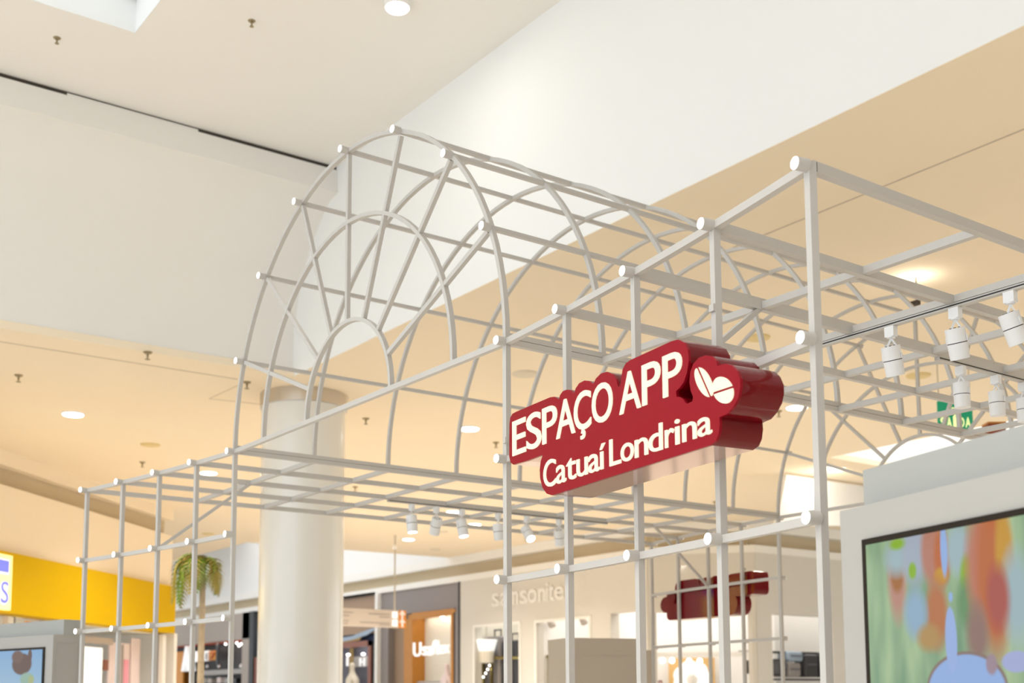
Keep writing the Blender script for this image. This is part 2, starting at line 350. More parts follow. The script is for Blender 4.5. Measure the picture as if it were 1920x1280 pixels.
for tf, rz0 in ((ident, 0.0), (rear, PI)):
    for s in (-1, 1):
        for k in range(5):
            X = Xi(s, k); Y = Yf(X); slope = -2*CUR*X; ang = math.atan(slope) if k else 0.0
            td = tf((1, slope if k else 0, 0)) - tf((0, 0, 0))
            kt('post', tf((X, Y, 0)), tf((X, Y, ZT+TW/2)), TW, TW, td)
            for lv in range(3):
                base = tf((X, Y-TW/2, ZT-lv*LV)); lamp(base, rz0+ang)
        for lv in range(3):
            for k in range(4):
                a = Xi(s, k); b = Xi(s, k+1)
                P = [(a+(b-a)*i/4) for i in range(5)]
                pts = [tf((x, Yf(x), ZT-lv*LV)) for x in P]
                q = MB(); q.sweep(pts, TW, TW, lambda i, P=P, tf=tf: (tf((-2*CUR*P[i]*-1, 1, 0))-tf((0,0,0))).normalized(), (0, 0, 1))
                q.obj('rail', 'frame', K, off=KC)
        # knee brace from the middle rail to the first cross bar
        X = Xi(s, 2); kt('brace', tf((X, Yf(X), ZT-LV)), tf((X, D1, ZT)), TW*0.8)
    kt('arch_rail', tf((-HW, 0, ZT)), tf((HW, 0, ZT)), TW, TW)
    # sunburst gable
    for nm, q in (('gable_arch', 0.711), ('small_arch', 0.32)):
        n = 40; P = [tf((-math.cos(PI*i/n)*HW*q, 0, ZT+TW/2+math.sin(PI*i/n)*AH*q)) for i in range(n+1)]
        MB().sweep(P, TW*1.0, TW*.8, lambda i, n=n: Vector((-math.cos(PI*i/n)*(1 if tf is ident else -1), 0, math.sin(PI*i/n))), (0, 1, 0)).obj(nm, 'frame', K, off=KC)
    for i in range(1, 8):
        a = PI*i/8; f = lambda q: tf((-math.cos(a)*HW*q, 0, ZT+TW/2+math.sin(a)*AH*q))
        kt('spoke', f(0.325), f(0.985), TW*.86, TW*.9, (0, 1, 0))
        lamp(tf((-math.cos(a)*HW, -TW/2, ZT+TW/2+math.sin(a)*AH)), rz0)
# vault arches and purlins
for j in range(10):
    y = 0 if j == 0 else D1+(j-1)*DR
    n = 48; P = [(-math.cos(PI*i/n)*HW, y, ZT+TW/2+math.sin(PI*i/n)*AH) for i in range(n+1)]
    MB().sweep(P, TW*.95, TW*.8, lambda i, n=n: Vector((-math.cos(PI*i/n), 0, math.sin(PI*i/n))), (0, 1, 0)).obj('vault_arch', 'frame', K, off=KC)
for i in range(1, 8):
    a = PI*i/8; x = -math.cos(a)*HW; z = ZT+TW/2+math.sin(a)*AH
    kt('purlin', (x, 0, z), (x, YR, z), TW*.8, TW*.8)
for s in (-1, 1):
    for k in range(5):
        X = Xi(s, k); kt('roof_beam', (X, Yf(X), ZT), (X, YR-Yf(X), ZT), TW, TW*1.25 if k else TW)
    vb_ = kt('vault_beam', (s*HW, TW/2, ZT+TW*1.04), (s*HW, YR-TW/2, ZT+TW*1.04), TW, TW*.92)
    MB().tube((s*HW, TW, ZT+TW*.54), (s*HW, YR-TW, ZT+TW*.54), TW*.9, TW*.075).obj('joint_strip', 'dark', vb_, off=KC)
    for j in range(9):
        y = D1+j*DR
        if j < 8:
            for k in range(4): kt('cross_bar', (Xi(s, k)+s*TW/2, y, ZT+.002), (Xi(s, k+1)-s*TW/2, y, ZT+.002), TW*1.02, TW*1.1)
X = Xi(1,4); MB().box(X+TW/2-.002, X+TW/2+.0008, Yf(X)+TW/2+.001, Yf(X)+TW/2+.0035, ZT-TW*.62, ZT+TW*.5).obj('joint_gap', 'slot', K, off=KC)
# lighting tracks bolted under the roof bars
def track(a, b, side):
    a = Vector(a); b = Vector(b); o = MB().tube(a, b, 0.034, 0.022).obj('light_track', 'frame', K, off=KC)
    sd = Vector(side)*0.0178; MB().tube(a+sd, b+sd, 0.0015, 0.006).obj('track_slot', 'slot', o, off=KC)
ZK = ZT-TW*0.55-0.012
track((Xi(1,1)+.06, D1+DR-.0, ZK), (Xi(1,4)+0.0, D1+DR, ZK), (0,-1,0))
track((Xi(1,2), D1+2*DR+.05, ZK), (Xi(1,2), D1+6*DR, ZK), (1,0,0))
track((Xi(-1,2), D1+2*DR+.02, ZK), (Xi(-1,2), D1+6*DR, ZK), (1,0,0))

# ---- track spotlights (things of their own)
def spotlight(P, dirv, label, lit=True, big=1.0, group='track spotlights under the kiosk roof'):
    P = Vector(P); t = empty('track_spotlight', P, label=label, cat='spotlight', group=group)
    d = Vector(dirv).normalized(); s = big
    MB().box(-.026*s, .026*s, -.017*s, .017*s, -.05*s, 0).obj('adapter', 'spot', t)
    MB().cyl((0,0,-.05*s), (0,0,-.056*s), .02*s, n=16).obj('swivel', 'spot', t)
    piv = Vector((0, 0, -.142*s)); side = d.cross(Vector((0,0,1)))
    side = side.normalized() if side.length > 1e-3 else Vector((1,0,0))
    y = MB()
    for q in (-1, 1):
        y.tube(Vector((0,0,-.056*s)), piv+side*(q*.050*s), .010*s, .004*s, d); y.tube(piv+side*(q*.050*s)+Vector((0,0,.004)), piv+side*(q*.050*s)+d*.02*s, .010*s, .004*s, d)
    y.obj('yoke', 'spot', t)
    a = piv-d*.045*s; b = piv+d*.10*s
    bd = MB().cyl(a, piv+d*.022*s, .046*s, n=28).cyl(piv+d*.026*s, b, .046*s, .044*s, n=28).obj('housing', 'spot', t, smooth=True)
    MB().cyl(piv+d*.020*s, piv+d*.028*s, .0445*s, n=28).obj('slot_ring', 'slot', bd)
    for q in range(6):
        e = side*(.022*s*math.cos(q*PI/3))+d.cross(side)*(.022*s*math.sin(q*PI/3)); MB().cyl(a+e, a+e-d*.003*s, .004*s, n=8).obj('vent_hole', 'slot', bd)
    MB().cyl(b-d*.002, b+d*.001, .038*s, n=24).obj('lens', 'lampface' if lit else 'spot', t)
    return t
yt = D1+DR
for px, lb in ((1688, 'white track spotlight nearest the big corner post'), (1805, 'middle white track spotlight of the right wing front track'), (1908, 'white track spotlight at the right picture edge')):
    py = {1688: 618, 1805: 582, 1908: 552}[px]
    P = onz(px, py, ZK-.012); spotlight((P.x, yt, ZK-.0115), (-.05, .30, -.95) if px < 1900 else (.1,.35,-.93), lb, False, 1.05)
for px, lb in ((1801, 'first shaded spotlight on the deep track behind the front track'), (1866, 'second shaded spotlight on the deep track behind the front track'), (1917, 'third shaded spotlight on the deep track at the picture edge')):
    P = onx(px, 690, Xi(1,2)); spotlight((Xi(1,2), P.y, ZK-.0115), (0, .03, -1), lb, False)
for px, dv, lit, lb in ((772, (.12,.02,-1), True, 'lit spotlight leftmost on the left wing track'), (818, (-.5,.1,-.86), False, 'unlit spotlight tilted left on the left wing track'), (866, (.25,.05,-1), True, 'lit spotlight third on the left wing track'), (934, (.0,.1,-1), False, 'unlit spotlight half behind the sign post on the left wing track'), (988, (.75,-.1,-.8), True, 'lit spotlight tilted right on the left wing track'), (1048, (-.3,.3,-.9), False, 'unlit spotlight farthest on the left wing track')):
    P = onx(px, 950, Xi(-1,2)); spotlight((Xi(-1,2), P.y, ZK-.0115), dv, lb, lit, 1.15)

# ================================================================== SIGNS
SA = math.atan2(-(Yf(Xi(1,3))), Xi(1,3)-HW)          # turn of the sign with the wing
sdir = Vector((math.cos(-SA), math.sin(-SA), 0)); sn = Vector((-sdir.y, sdir.x, 0))   # along / into depth
ST = 0.205
P0 = Vector((HW, 0, ZT)) - sn*(TW/2+0.012)          # back face origin
PF = P0 - sn*ST
def sp(u, v):                                        # sign picture crop -> local (s, z)
    q = onplane(920+u/3.5556, 600+v/3.5556, PF, sn)-PF
    return q.dot(sdir), q.z
def sloc(x, y): return sp((x-920)*3.5556, (y-600)*3.5556)
OUT = [(150,963),(132,948),(123,905),(125,690),(130,650),(145,624),(170,610),(395,514),(425,510),(445,522),(455,528),(462,500),(480,474),(505,463),(530,464),(548,482),(556,490),(566,455),(590,420),(625,402),(655,404),(676,420),(684,428),(700,390),(735,355),(775,344),(812,358),(836,392),(848,440),(855,448),(866,425),(870,385),(880,325),(900,288),(930,266),(1200,142),(1250,128),(1290,148),(1315,195),(1320,270),(1308,350),(1288,410),(1262,448),(1238,470),(1236,490),(1240,512),(1262,512),(1285,526),(1300,552),(1312,556),(1345,540),(1350,512),(1333,470),(1325,410),(1330,345),(1350,292),(1385,252),(1430,234),(1475,240),(1502,268),(1512,306),(1530,298),(1565,290),(1605,300),(1640,335),(1662,390),(1664,450),(1650,515),(1620,575),(1580,622),(1540,640),(1524,648),(1527,690),(1520,755),(1500,805),(1462,834),(440,1158),(405,1167),(372,1155),(345,1115),(330,1055),(327,1000),(333,940),(345,905),(342,898),(240,938)]
def make_sign(label):
    t = empty('illuminated_sign', (0,0,0), label=label, cat='sign', group='red signs on the kiosk wings')
    pts = [sp(*q) for q in OUT]
    MB().prism(pts, lambda a, b: (a, 0, b), lambda a, b: (a, 0.012, b)).obj('face', 'red', t, fix=True)
    # return (side band), pale under the bottom edge
    n = len(pts); b1 = MB(); b2 = MB()
    for i in range(n):
        a = pts[i]; c = pts[(i+1) % n]; tgt = b2 if (c[0] < a[0] and a[1]-c[1] < 0.6*(a[0]-c[0]) and abs(a[0]-c[0]) > .05 and i > 70) else b1
        k = len(tgt.v); tgt.v += [(a[0],.012,a[1]),(c[0],.012,c[1]),(c[0],ST,c[1]),(a[0],ST,a[1])]; tgt.f.append((k,k+1,k+2,k+3))
    k = len(b1.v); b1.v += [(q[0], ST, q[1]) for q in pts]; b1.f.append(tuple(range(k, k+n)))
    rb = b1.obj('return_band', 'redside', t, fix=False)
    bm = bmesh.new(); bm.from_mesh(rb.data); bmesh.ops.remove_doubles(bm, verts=bm.verts, dist=1e-5)
    for f_ in bm.faces: f_.smooth = True
    bm.to_mesh(rb.data); bm.free(); rb.data.set_sharp_from_angle(angle=math.radians(48))
    b2.obj('bottom_band', 'signbot', t, fix=False)
    for x, z in ((0.02, -0.55), (0.62, -.5), (1.85, -.35)): MB().tube((x, ST, z), (x, ST+.014, z), .03).obj('bracket', 'frame', t)
    # top line of letters
    zb = lambda u, v: sp(u, v)
    L1 = [('E',150,238),('S',243,341),('P',349,446),('A',441,566),('Ç',560,672),('O',680,816),('A',862,1004),('P',1014,1136),('P',1152,1280)]
    (ba, bz0), (bb, bz1) = sp(155,905), sp(1192,505); (ta, tz0), (tb, tz1) = sp(150,680), sp(1205,222)
    for ch, u0, u1 in L1:
        um = (u0+u1)/2; vb = 905+(505-905)*(um-155)/(1192-155); vt = 680+(222-680)*(um-150)/(1205-150)
        xa = sp(u0, (vb+vt)/2)[0]; xb = sp(u1, (vb+vt)/2)[0]; z0 = sp(um, vb)[1]; z1 = sp(um, vt)[1]
        letter(ch, xa, xb, z0, z1-z0, 0.006, -0.006, 'letter', t, bold=0.005)
    L2 = [('C',357,438),('a',441,506),('t',508,573),('u',578,650),('a',656,728),('í',733,768),('L',797,872),('o',872,957),('n',966,1052),('d',1058,1150),('r',1167,1228),('i',1234,1264),('n',1282,1376),('a',1384,1478)]
    for ch, u0, u1 in L2:
        um = (u0+u1)/2; vb = 1112+(752-1112)*(um-385)/(1478-385); vt = 928+(565-928)*(um-385)/(1478-385)
        xa = sp(u0, (vb+vt)/2)[0]; xb = sp(u1, (vb+vt)/2)[0]; z0 = sp(um, vb)[1]; z1 = sp(um, vt)[1]
        letter(ch, xa, xb, z0, (z1-z0)*0.96, 0.006, -0.006, 'letter', t, bold=0.003)
    # coffee beans, each two halves with a slit between
    for (u, v), la, lb, dx, dy in (((1427,414), 106, 47, .40, .916), ((1554,467), 66, 91, .95, -.32)):
        for h in (-1, 1):
            P = []
            for i in range(25):
                a = PI*i/24; p_ = math.cos(a)*la; q_ = h*max(8.5, math.sin(a)*lb) if 0 < i < 24 else h*8.5
                if abs(q_) <= 8.5: p_ *= math.sqrt(max(0, 1-(8.5/lb)**2))
                P.append(sp(u+p_*dx-q_*dy, v+p_*dy+q_*dx))
            MB().prism(P, lambda a, b: (a, -.006, b), lambda a, b: (a, 0.0, b)).obj('coffee_bean', 'letter', t)
    return t
sg = make_sign('dark red lit sign with cream letters and coffee beans, facing the camera')
sg.location = PF; sg.rotation_euler = (0, 0, -SA)
def copy_tree(o, parent=None):
    c = o.copy(); COL.objects.link(c); c.parent = parent
    for ch in list(o.children): copy_tree(ch, c)
    return c
sg2 = copy_tree(sg); q = rear(PF); sg2.location = (q.x, q.y, PF.z); sg2.rotation_euler = (0, 0, PI-SA)
sg2['label'] = 'red sign seen from behind on the far side of the kiosk'

# ================================================================== SCREEN TOTEMS
class NT:
    def __init__(s, m): s.t = m.node_tree
    def val(s, op, a, b=0.0, clamp=False):
        n = s.t.nodes.new('ShaderNodeMath'); n.operation = op; n.use_clamp = clamp
        for i, x in enumerate((a, b)):
            if isinstance(x, (int, float)): n.inputs[i].default_value = x
            else: s.t.links.new(x, n.inputs[i])
        return n.outputs[0]
    def mix(s, f, a, b):
        n = s.t.nodes.new('ShaderNodeMix'); n.data_type = 'RGBA'
        for nm, x in (('Factor', f), ('A', a), ('B', b)):
            if isinstance(x, (int, float)): n.inputs[nm].default_value = x
            elif isinstance(x, tuple): n.inputs[nm].default_value = (*x, 1)
            else: s.t.links.new(x, n.inputs[nm])
        return n.outputs['Result']
    def ell(s, X, Z, cx, cz, a, b, soft=0.05):     # soft-edged ellipse mask
        dx = s.val('MULTIPLY', s.val('SUBTRACT', X, cx), 1/a); dz = s.val('MULTIPLY', s.val('SUBTRACT', Z, cz), 1/b)
        d = s.val('ADD', s.val('MULTIPLY', dx, dx), s.val('MULTIPLY', dz, dz))
        return s.val('MULTIPLY', s.val('SUBTRACT', 1.0+soft, d), 1/(2*soft), True)
def screen_mat(name, kind):
    m = D.materials.new(name); m.use_nodes = True; t = m.node_tree; b = t.nodes['Principled BSDF']; N = NT(m)
    tc = t.nodes.new('ShaderNodeTexCoord'); sx = t.nodes.new('ShaderNodeSeparateXYZ'); t.links.new(tc.outputs['Object'], sx.inputs[0])
    X, Z = sx.outputs[0], sx.outputs[2]
    if kind == 'mug':        # x: 0 at left inner edge, z: 0 at top inner edge, downwards negative
        col = (0.44, 0.62, 0.42)
        def blob(c0, cx, cz, a, b2, soft, cc):
            return N.mix(N.ell(X, Z, cx, cz, a, b2, soft), c0, cc)
        nz = t.nodes.new('ShaderNodeTexNoise'); mp = t.nodes.new('ShaderNodeMapping'); mp.inputs['Scale'].default_value = (9, 1, 2.2)
        t.links.new(tc.outputs['Object'], mp.inputs['Vector']); t.links.new(mp.outputs[0], nz.inputs['Vector']); nz.inputs['Scale'].default_value = 1.0
        rp = t.nodes.new('ShaderNodeValToRGB'); e = rp.color_ramp.elements
        e[0].position = .36; e[0].color = (.20, .38, .22, 1); e[1].position = .64; e[1].color = (.50, .68, .38, 1)
        t.links.new(nz.outputs['Fac'], rp.inputs[0]); col = rp.outputs[0]
        for a in BLOBS: col = blob(col, *a)
        spec = 0.5
    else:
        col = N.mix(N.val('MULTIPLY', N.val('ADD', Z, 0.5), 1.5, True), (0.45, 0.66, 0.80), (0.22, 0.45, 0.80))
        for a in BLOBS2: col = N.mix(N.ell(X, Z, *a[:5]), col, a[5])
    b.inputs['Base Color'].default_value = (0.02, 0.02, 0.02, 1); b.inputs['Roughness'].default_value = 0.06
    t.links.new(col, b.inputs['Emission Color']); b.inputs['Emission Strength'].default_value = 0.42; b.inputs['Specular IOR Level'].default_value = 0.12
    return m
TA = math.radians(15.6); tdir = Vector((math.cos(-TA), math.sin(-TA), 0)); tn = Vector((-tdir.y, tdir.x, 0))
TP = Vector((4.48, -0.58, 0))
def tl(x, y, back=0.0): q = onplane(x, y, TP+tn*back, tn)-TP; return q.dot(tdir), q.z
x_l, z_main = tl(1574.5, 958); xs_l, zs_t = tl(1621, 1012); xi_l, zi_t = tl(1631, 1022)
SETB = 0.10
xcap, z_cap = tl(1603, 886, SETB)
TWD = 1.35; TD = 0.18
bl = lambda x, y: tl(x, y)
def bb(x, y, wx, wy, soft, c): cx, cz = tl(x, y); return (cx-xi_l, cz-zi_t, wx*4.1/2304, wy*4.1/2304, soft, c)
OR = (.62, .16, .03); YO = (.70, .36, .02); LG = (.30, .55, .01); PB = (.42, .58, .62); MU = (.36, .55, .95); PK = (.55, .30, .28)
BLOBS = [bb(1690,1085,24,70,.6,(.60,.30,.22)), bb(1690,1080,16,28,.5,(.45,.16,.02)), bb(1690,1045,32,30,.8,PB), bb(1722,1030,32,60,.6,(.45,.52,.62)), bb(1719,1070,10,14,.5,LG), bb(1690,1020,20,10,.7,LG), bb(1755,1035,26,55,.5,(.58,.24,.16)), bb(1775,1045,20,46,.5,OR), bb(1772,1080,16,14,.5,YO), bb(1805,1030,28,40,.6,PB), bb(1822,1080,16,34,.5,LG), bb(1825,1130,26,40,.6,(.16,.34,.14)), bb(1850,1060,36,90,.6,(.62,.22,.13)), bb(1872,1080,36,120,.5,OR), bb(1893,1060,20,90,.5,YO), bb(1915,1120,30,70,.7,PB), bb(1765,1150,26,55,.6,(.58,.20,.06)), bb(1725,1150,28,40,.7,(.34,.52,.70)), bb(1750,1195,28,22,.7,(.55,.33,.10)), bb(1842,1190,24,50,.7,(.34,.20,.16)), bb(1880,1120,24,50,.6,(.50,.10,.07)), bb(1778,1030,8,44,.3,MU), bb(1791,1119,4.5,8,.25,MU), bb(1820,1290,92,58,.04,(.30,.20,.16)), bb(1820,1296,88,58,.05,MU), bb(1915,1240,30,16,.15,(.46,.52,.85)), bb(1868,1245,12,16,.4,(.42,.30,.36)), bb(1792,1200,13.5,53,.10,(.40,.56,.95))]
SWI = TWD-2*(xs_l-x_l)-2*(xi_l-xs_l)          # visible screen width
BLOBS2 = [(SWI-.34, -.13, .17, .10, .15, (.16,.08,.055)), (SWI-.205,-.055,.035,.06,.3,(.16,.08,.055)), (SWI-.42,-.06,.10,.06,.3,(.20,.11,.08)), (SWI-.24,-.27,.12,.06,.25,(.36,.55,.44)), (SWI-.17,-.28,.05,.04,.4,(.48,.55,.25))]
def make_totem(label, scr, mirror=False, back=False, TWD=TWD, TD=TD):
    t = empty('display_totem', TP, -TA, label=label, cat='display stand', group='grey screen stands at the kiosk corners')
    s = -1 if mirror else 1
    def bx(n, x0, x1, y0, y1, z0, z1, m, par=t): 
        x0, x1 = sorted((s*x0, s*x1)); return MB().box(x0, x1, y0, y1, z0, z1).obj(n, m, par)
    bx('body', x_l, x_l+TWD, 0, TD+SETB, 0, z_main, 'totem' if not back else 'totem_warmlit')
    bx('cap', x_l-.004, x_l+TWD+.004, SETB, TD+SETB+.004, z_main, z_cap, 'totem2' if not back else 'totem_warmlit')
    if back or mirror: bx('side_panel', x_l-.006, x_l-.001, .04, TD+SETB-.03, .3, z_main-.08, 'totem' if not back else 'totem_warmlit')
    sw = TWD-2*(xs_l-x_l)
    bx('bezel', xs_l, xs_l+sw, -.012, 0.01, zs_t-1.6, zs_t, 'bezel')
    sc = MB().box(0, sw-2*(xi_l-xs_l), -.003, .002, -(1.6-2*(zs_t-zi_t)), 0).obj('screen', scr, t)
    sc.location = (s*xi_l if s > 0 else -(xs_l+sw-(xi_l-xs_l)), -.013, zi_t)
    return t
def place(t, P, rz): t.location = P; t.rotation_euler = (0, 0, rz)
t1 = make_totem('grey screen stand with a bright coffee mug video, at the right picture edge', screen_mat('mug_video', 'mug'))
t2 = make_totem('grey screen stand with a blue picture at the lower left corner', screen_mat('blue_video', 'hat'), mirror=True); place(t2, (-TP.x, TP.y, 0), TA)
t3 = make_totem('back of a screen stand behind the kiosk below the sign, tinted with warm light', screen_mat('rear_video', 'mug'), TWD=0.66, TD=1.05, back=True); q = rear(TP); place(t3, (q.x, q.y, 0), PI-TA)

# ================================================================== CEILING FIXTURES
def downlight(P, r, label, power, group, col=(1, .88, .70), deep=0.02, spread=2.2):
    t = empty('downlight', P, label=label, cat='ceiling light', group=group)
    MB().cyl((0,0,0), (0,0,-deep), r*1.12, r*1.06, n=28).obj('rim', 'trim', t, smooth=True)
    MB().cyl((0,0,-deep), (0,0,-deep-.012), r*.98, r*.9, n=28).obj('lens', 'lampface', t)
    l = area('downlight_lamp', (0,0,-deep-.03), r*1.8, power, col, shape='DISK', spread=spread); l.parent = t
    return t
for (x, y), lb in (((137,775), 'round downlight alone in the cream ceiling at the left'), ((880,802), 'round downlight left of the sign seen through the vault'), ((391,885), 'round downlight just behind the left wing top rail'), ((677,965), 'round downlight right of the column'), ((850,958), 'round downlight behind the left wing spotlights'), ((890,982), 'round downlight below the left wing spotlights'), ((766,1010), 'round downlight above the hanging directory'), ((1494,762), 'small round downlight between sign and big corner post')):
    downlight(onz(x, y, ZLO), .16, lb, 72, 'downlights in the cream ceiling', (1, .92, .80))
downlight(onz(745, 3, ZHI), .12, 'large glowing downlight in the high ceiling at the top edge', 7.5, 'high ceiling lights', (1, .95, .87), deep=.07, spread=PI)
for x, lb in ((0.8, 'added unseen downlight in the high ceiling well before the kiosk front'), (4.4, 'added unseen downlight in the high ceiling well before the right wing'), (8.0, 'added unseen downlight in the high ceiling right of the kiosk')): downlight((x, -6.5, ZHI), .12, lb, 90, 'high ceiling lights', (1, .95, .87), deep=.07)  # unseen lamps added to bounce light up off the floor
for x, y, lb in ((5.6, 6.5, 'added unseen downlight in the cream ceiling behind the right wing'), (9.8, 8.0, 'added unseen downlight in the cream ceiling far right of the kiosk')): downlight((x, y, ZLO), .16, lb, 72, 'downlights in the cream ceiling', (1, .92, .80))  # out-of-view lamps added to brighten the ceiling at the right
def sprinkler(P, label, s=1.0):
    t = empty('sprinkler', P, label=label, cat='sprinkler', group='ceiling sprinklers')
    MB().cyl((0,0,0), (0,0,-.015*s), .05*s, .035*s, n=16).obj('escutcheon', 'brass', t)
    MB().cyl((0,0,-.015*s), (0,0,-.06*s), .014*s, .01*s, n=10).obj('stem', 'brass', t)
    MB().cyl((0,0,-.075*s), (0,0,-.08*s), .028*s, n=12).tube((-.012*s,0,-.05*s), (-.012*s,0,-.078*s), .005*s).tube((.012*s,0,-.05*s), (.012*s,0,-.078*s), .005*s).obj('deflector', 'brass', t)
for x, y, z, lb in ((107,71,ZHI,'sprinkler in the high ceiling below the skylight'), (472,39,ZHI,'sprinkler in the high ceiling near the top edge'), (277,660,ZLO,'sprinkler in the cream ceiling beside the seam at the left'), (35,703,ZLO,'sprinkler in the cream ceiling near the left edge'), (267,866,ZLO,'sprinkler above the left wing top rail'), (686,784,ZLO,'sprinkler right of the column collar'), (930,829,ZLO,'sprinkler between arch post and downlight'), (666,912,ZLO,'sprinkler right of the column behind the wing grid'), (1460,770,ZLO,'sprinkler between sign and big corner post'), (962,946,ZLO,'sprinkler behind the sign post'), (986,1008,ZLO,'small far sprinkler below the left wing grid'), (1340,940,ZLO,'small far sprinkler below the sign'), (463,716,ZLO,'sprinkler at the arch foot beside the column')):
    sprinkler(onz(x, y, z), lb, 0.8 if z > 7 else 1.2)
def grille(P, r, m, label):
    t = empty('ceiling_grille', P, label=label, cat='ceiling grille', group='round grilles in the cream ceiling')
    MB().cyl((0,0,0), (0,0,-.02), r, r*.93, n=24).obj('ring', m, t)
    for k in range(3): MB().cyl((0,0,-.02), (0,0,-.024-.002*k), r*(.8-.25*k), n=24).obj('louvre', m, t)
for x, y, r, m, lb in ((282,833,.17,'disc','yellowish ceiling grille above the left wing'), (390,1000,.17,'disc','yellowish ceiling grille above the palm'), (1420,632,.16,'disc','yellow ceiling grille behind the sign beans'), (1722,703,.17,'disc','yellow ceiling grille under the first spotlight'), (828,996,.17,'pearl','pale ceiling grille below the left spotlights'), (816,1029,.17,'pearl','small pale far ceiling grille by the roof well'), (985,700,.19,'pearl','faint pale ceiling grille left of the sign top')):
    grille(onz(x, y, ZLO), r, m, lb)
# dark camera on the vault and the flood it throws on the ceiling
P = onz(1716, 567, 5.72)
t = empty('floodlight', P, label='small dark floodlight under the cream ceiling pointing up', cat='floodlight')
MB().box(-.045,.045,-.03,.03,-.03,.014).obj('housing', 'dark', t); MB().box(-.035,.035,-.022,.022,.0145,.016).obj('lens', 'lampface', t); MB().tube((0,.03,0),(0,.03,ZLO-5.72),.012).obj('bracket', 'alum', t)
sl = D.lights.new('flood_lamp', 'SPOT'); sl.energy = 4.5; sl.color = (1,.93,.80); sl.spot_size = 2.9; sl.spot_blend = 1; sl.shadow_soft_size = .1
so = D.objects.new('flood_lamp', sl); COL.objects.link(so); so.parent = t; so.location = (0,0,.05); so.rotation_euler = (PI, 0, 0)

# ================================================================== YELLOW CORNER SHOP (diagonal front)
yd = Vector((.7071, -.7071, 0)); yn = Vector((-.7071, -.7071, 0))*-1      # along the front (towards camera side) / into the shop
A = onz(325, 976, zb1)                    # far top corner of its band
yn = Vector((-.7071, -.7071, 0))
def yl(x, y, d=0.0): q = onplane(x, y, A+yn*d, yn)-Vector((A.x, A.y, 0)); return q.dot(yd), q.z
# local frame: x along yd from the far corner, y into the shop (away from the mall), z up
YS = empty('yellow_shop', (A.x, A.y, 0), math.atan2(yd.y, yd.x), label='shop with a bright yellow fascia and lit sign at the left', cat='shop front')
loc_n = Vector((-yd.y, yd.x, 0))          # local +y in world
sgn = 1 if loc_n.dot(CAM-A) < 0 else -1   # +1 when local +y points away from the camera
def yb(n, x0, x1, y0, y1, z0, z1, m, par=YS):
    a, b = sorted((sgn*y0, sgn*y1)); return MB().box(x0, x1, a, b, z0, z1).obj(n, m, par)
LEN = 13
yb('cornice', 0, LEN, 0, .4, zb1, ZLO, 'ceil_lo'); yb('recess_band', 0.0, LEN, .22, .4, zb0, zb1, 'band')
zf1 = yl(329,1100,-.12)[1]; zf0 = yl(329,1187,-.12)[1]; xfe = yl(329,1140,-.12)[0]
yb('upper_wall', 0, LEN, 0, .4, zf1, zb0, 'ceil_lo')
yb('fascia', xfe, LEN, -.12, .3, zf0, zf1, 'yellow')
x_lb = yl(22,1090,-.22)[0]; zlb1 = yl(10,1036,-.22)[1]; zlb0 = yl(10,1146,-.22)[1]
lbx = yb('lightbox', x_lb, x_lb+2.6, -.22, -.12, zlb0+.03, zlb1-.03, 'lightbox')
r0 = yl(16,1061,-.22); z1_ = yl(8,1050,-.22)[1]; z0_ = yl(8,1072,-.22)[1]
yb('lightbox_border', r0[0]-.02, r0[0]+2, -.225, -.22, z0_-.04, z1_+.03, 'white', lbx); yb('lightbox_stripe', r0[0], r0[0]+2, -.23, -.225, z0_, z1_, 'blue', lbx)
a0 = yl(14,1110,-.22)[0]; za = yl(7,1130,-.22)[1]; zb_ = yl(7,1089,-.22)[1]
def yletter(ch, x0, x1, z0, cap, bold, m, y):
    v, f, gx0, gx1, gy0, gy1 = glyph(ch, bold); c = glyph('H', bold)[5]
    vv = [(x1+(gx0-q[0])/(gx1-gx0)*(x1-x0) if sgn < 0 else x0+(q[0]-gx0)/(gx1-gx0)*(x1-x0), sgn*(y-.01*(q[2]+.5)), z0+q[1]/c*cap) for q in v]
    return link('letter', me_of('letter', vv, f), m, lbx)
a1 = yl(-16,1112)[0]
xa, xb = sorted((a0, a1)); 
if sgn < 0: xa, xb = sorted((a0, a1))
yletter('S', xa, xa+(zb_-za)*.62, za, (zb_-za)*.98, .06, 'white', -.222); yletter('S', xa, xa+(zb_-za)*.62, za, (zb_-za)*.98, .0, 'blue', -.236)
# shop interior under the fascia
yb('ceiling_panel', -.1, LEN, .3, 6, zf0-.02, zf0+.1, 'cream'); yb('rear_wall', -.1, LEN, 6, 6.2, 0, zf0, 'bright'); yb('end_wall', -.15, 0, -.1, 6, 0, zf0, 'trim'); yb('floor_slab', 0, LEN, .1, 6, 0, .06, 'bright')
def ybx(n, px0, px1, pyt, y0, y1, m, zbot=0.06): 
    a = yl(px0, pyt); b = yl(px1, pyt); x0, x1 = sorted((a[0], b[0])); return yb(n, x0, x1, y0, y1, zbot, (a[1]+b[1])/2, m)
ybx('mullion', 306, 312, 1190, 0, .1, 'trim'); ybx('mullion', 314, 320, 1190, 0.2, .3, 'shelf'); ybx('backlit_panel', 171, 218, 1212, .3, .4, 'glow'); ybx('header_panel', 100, 238, 1190, .3, .36, 'board', zbot=yl(200,1205)[1])
ybx('poster', 247, 292, 1205, .5, .55, 'palepink'); ybx('display_strip', 270, 277, 1236, .44, .49, 'pink'); ybx('poster', 284, 300, 1196, .46, .49, 'palepink'); ybx('glass_edge', 239, 241, 1208, .1, .14, 'greytext'); ybx('wall_panel', 229, 237, 1236, .4, .45, 'redwood', zbot=yl(233,1256)[1])
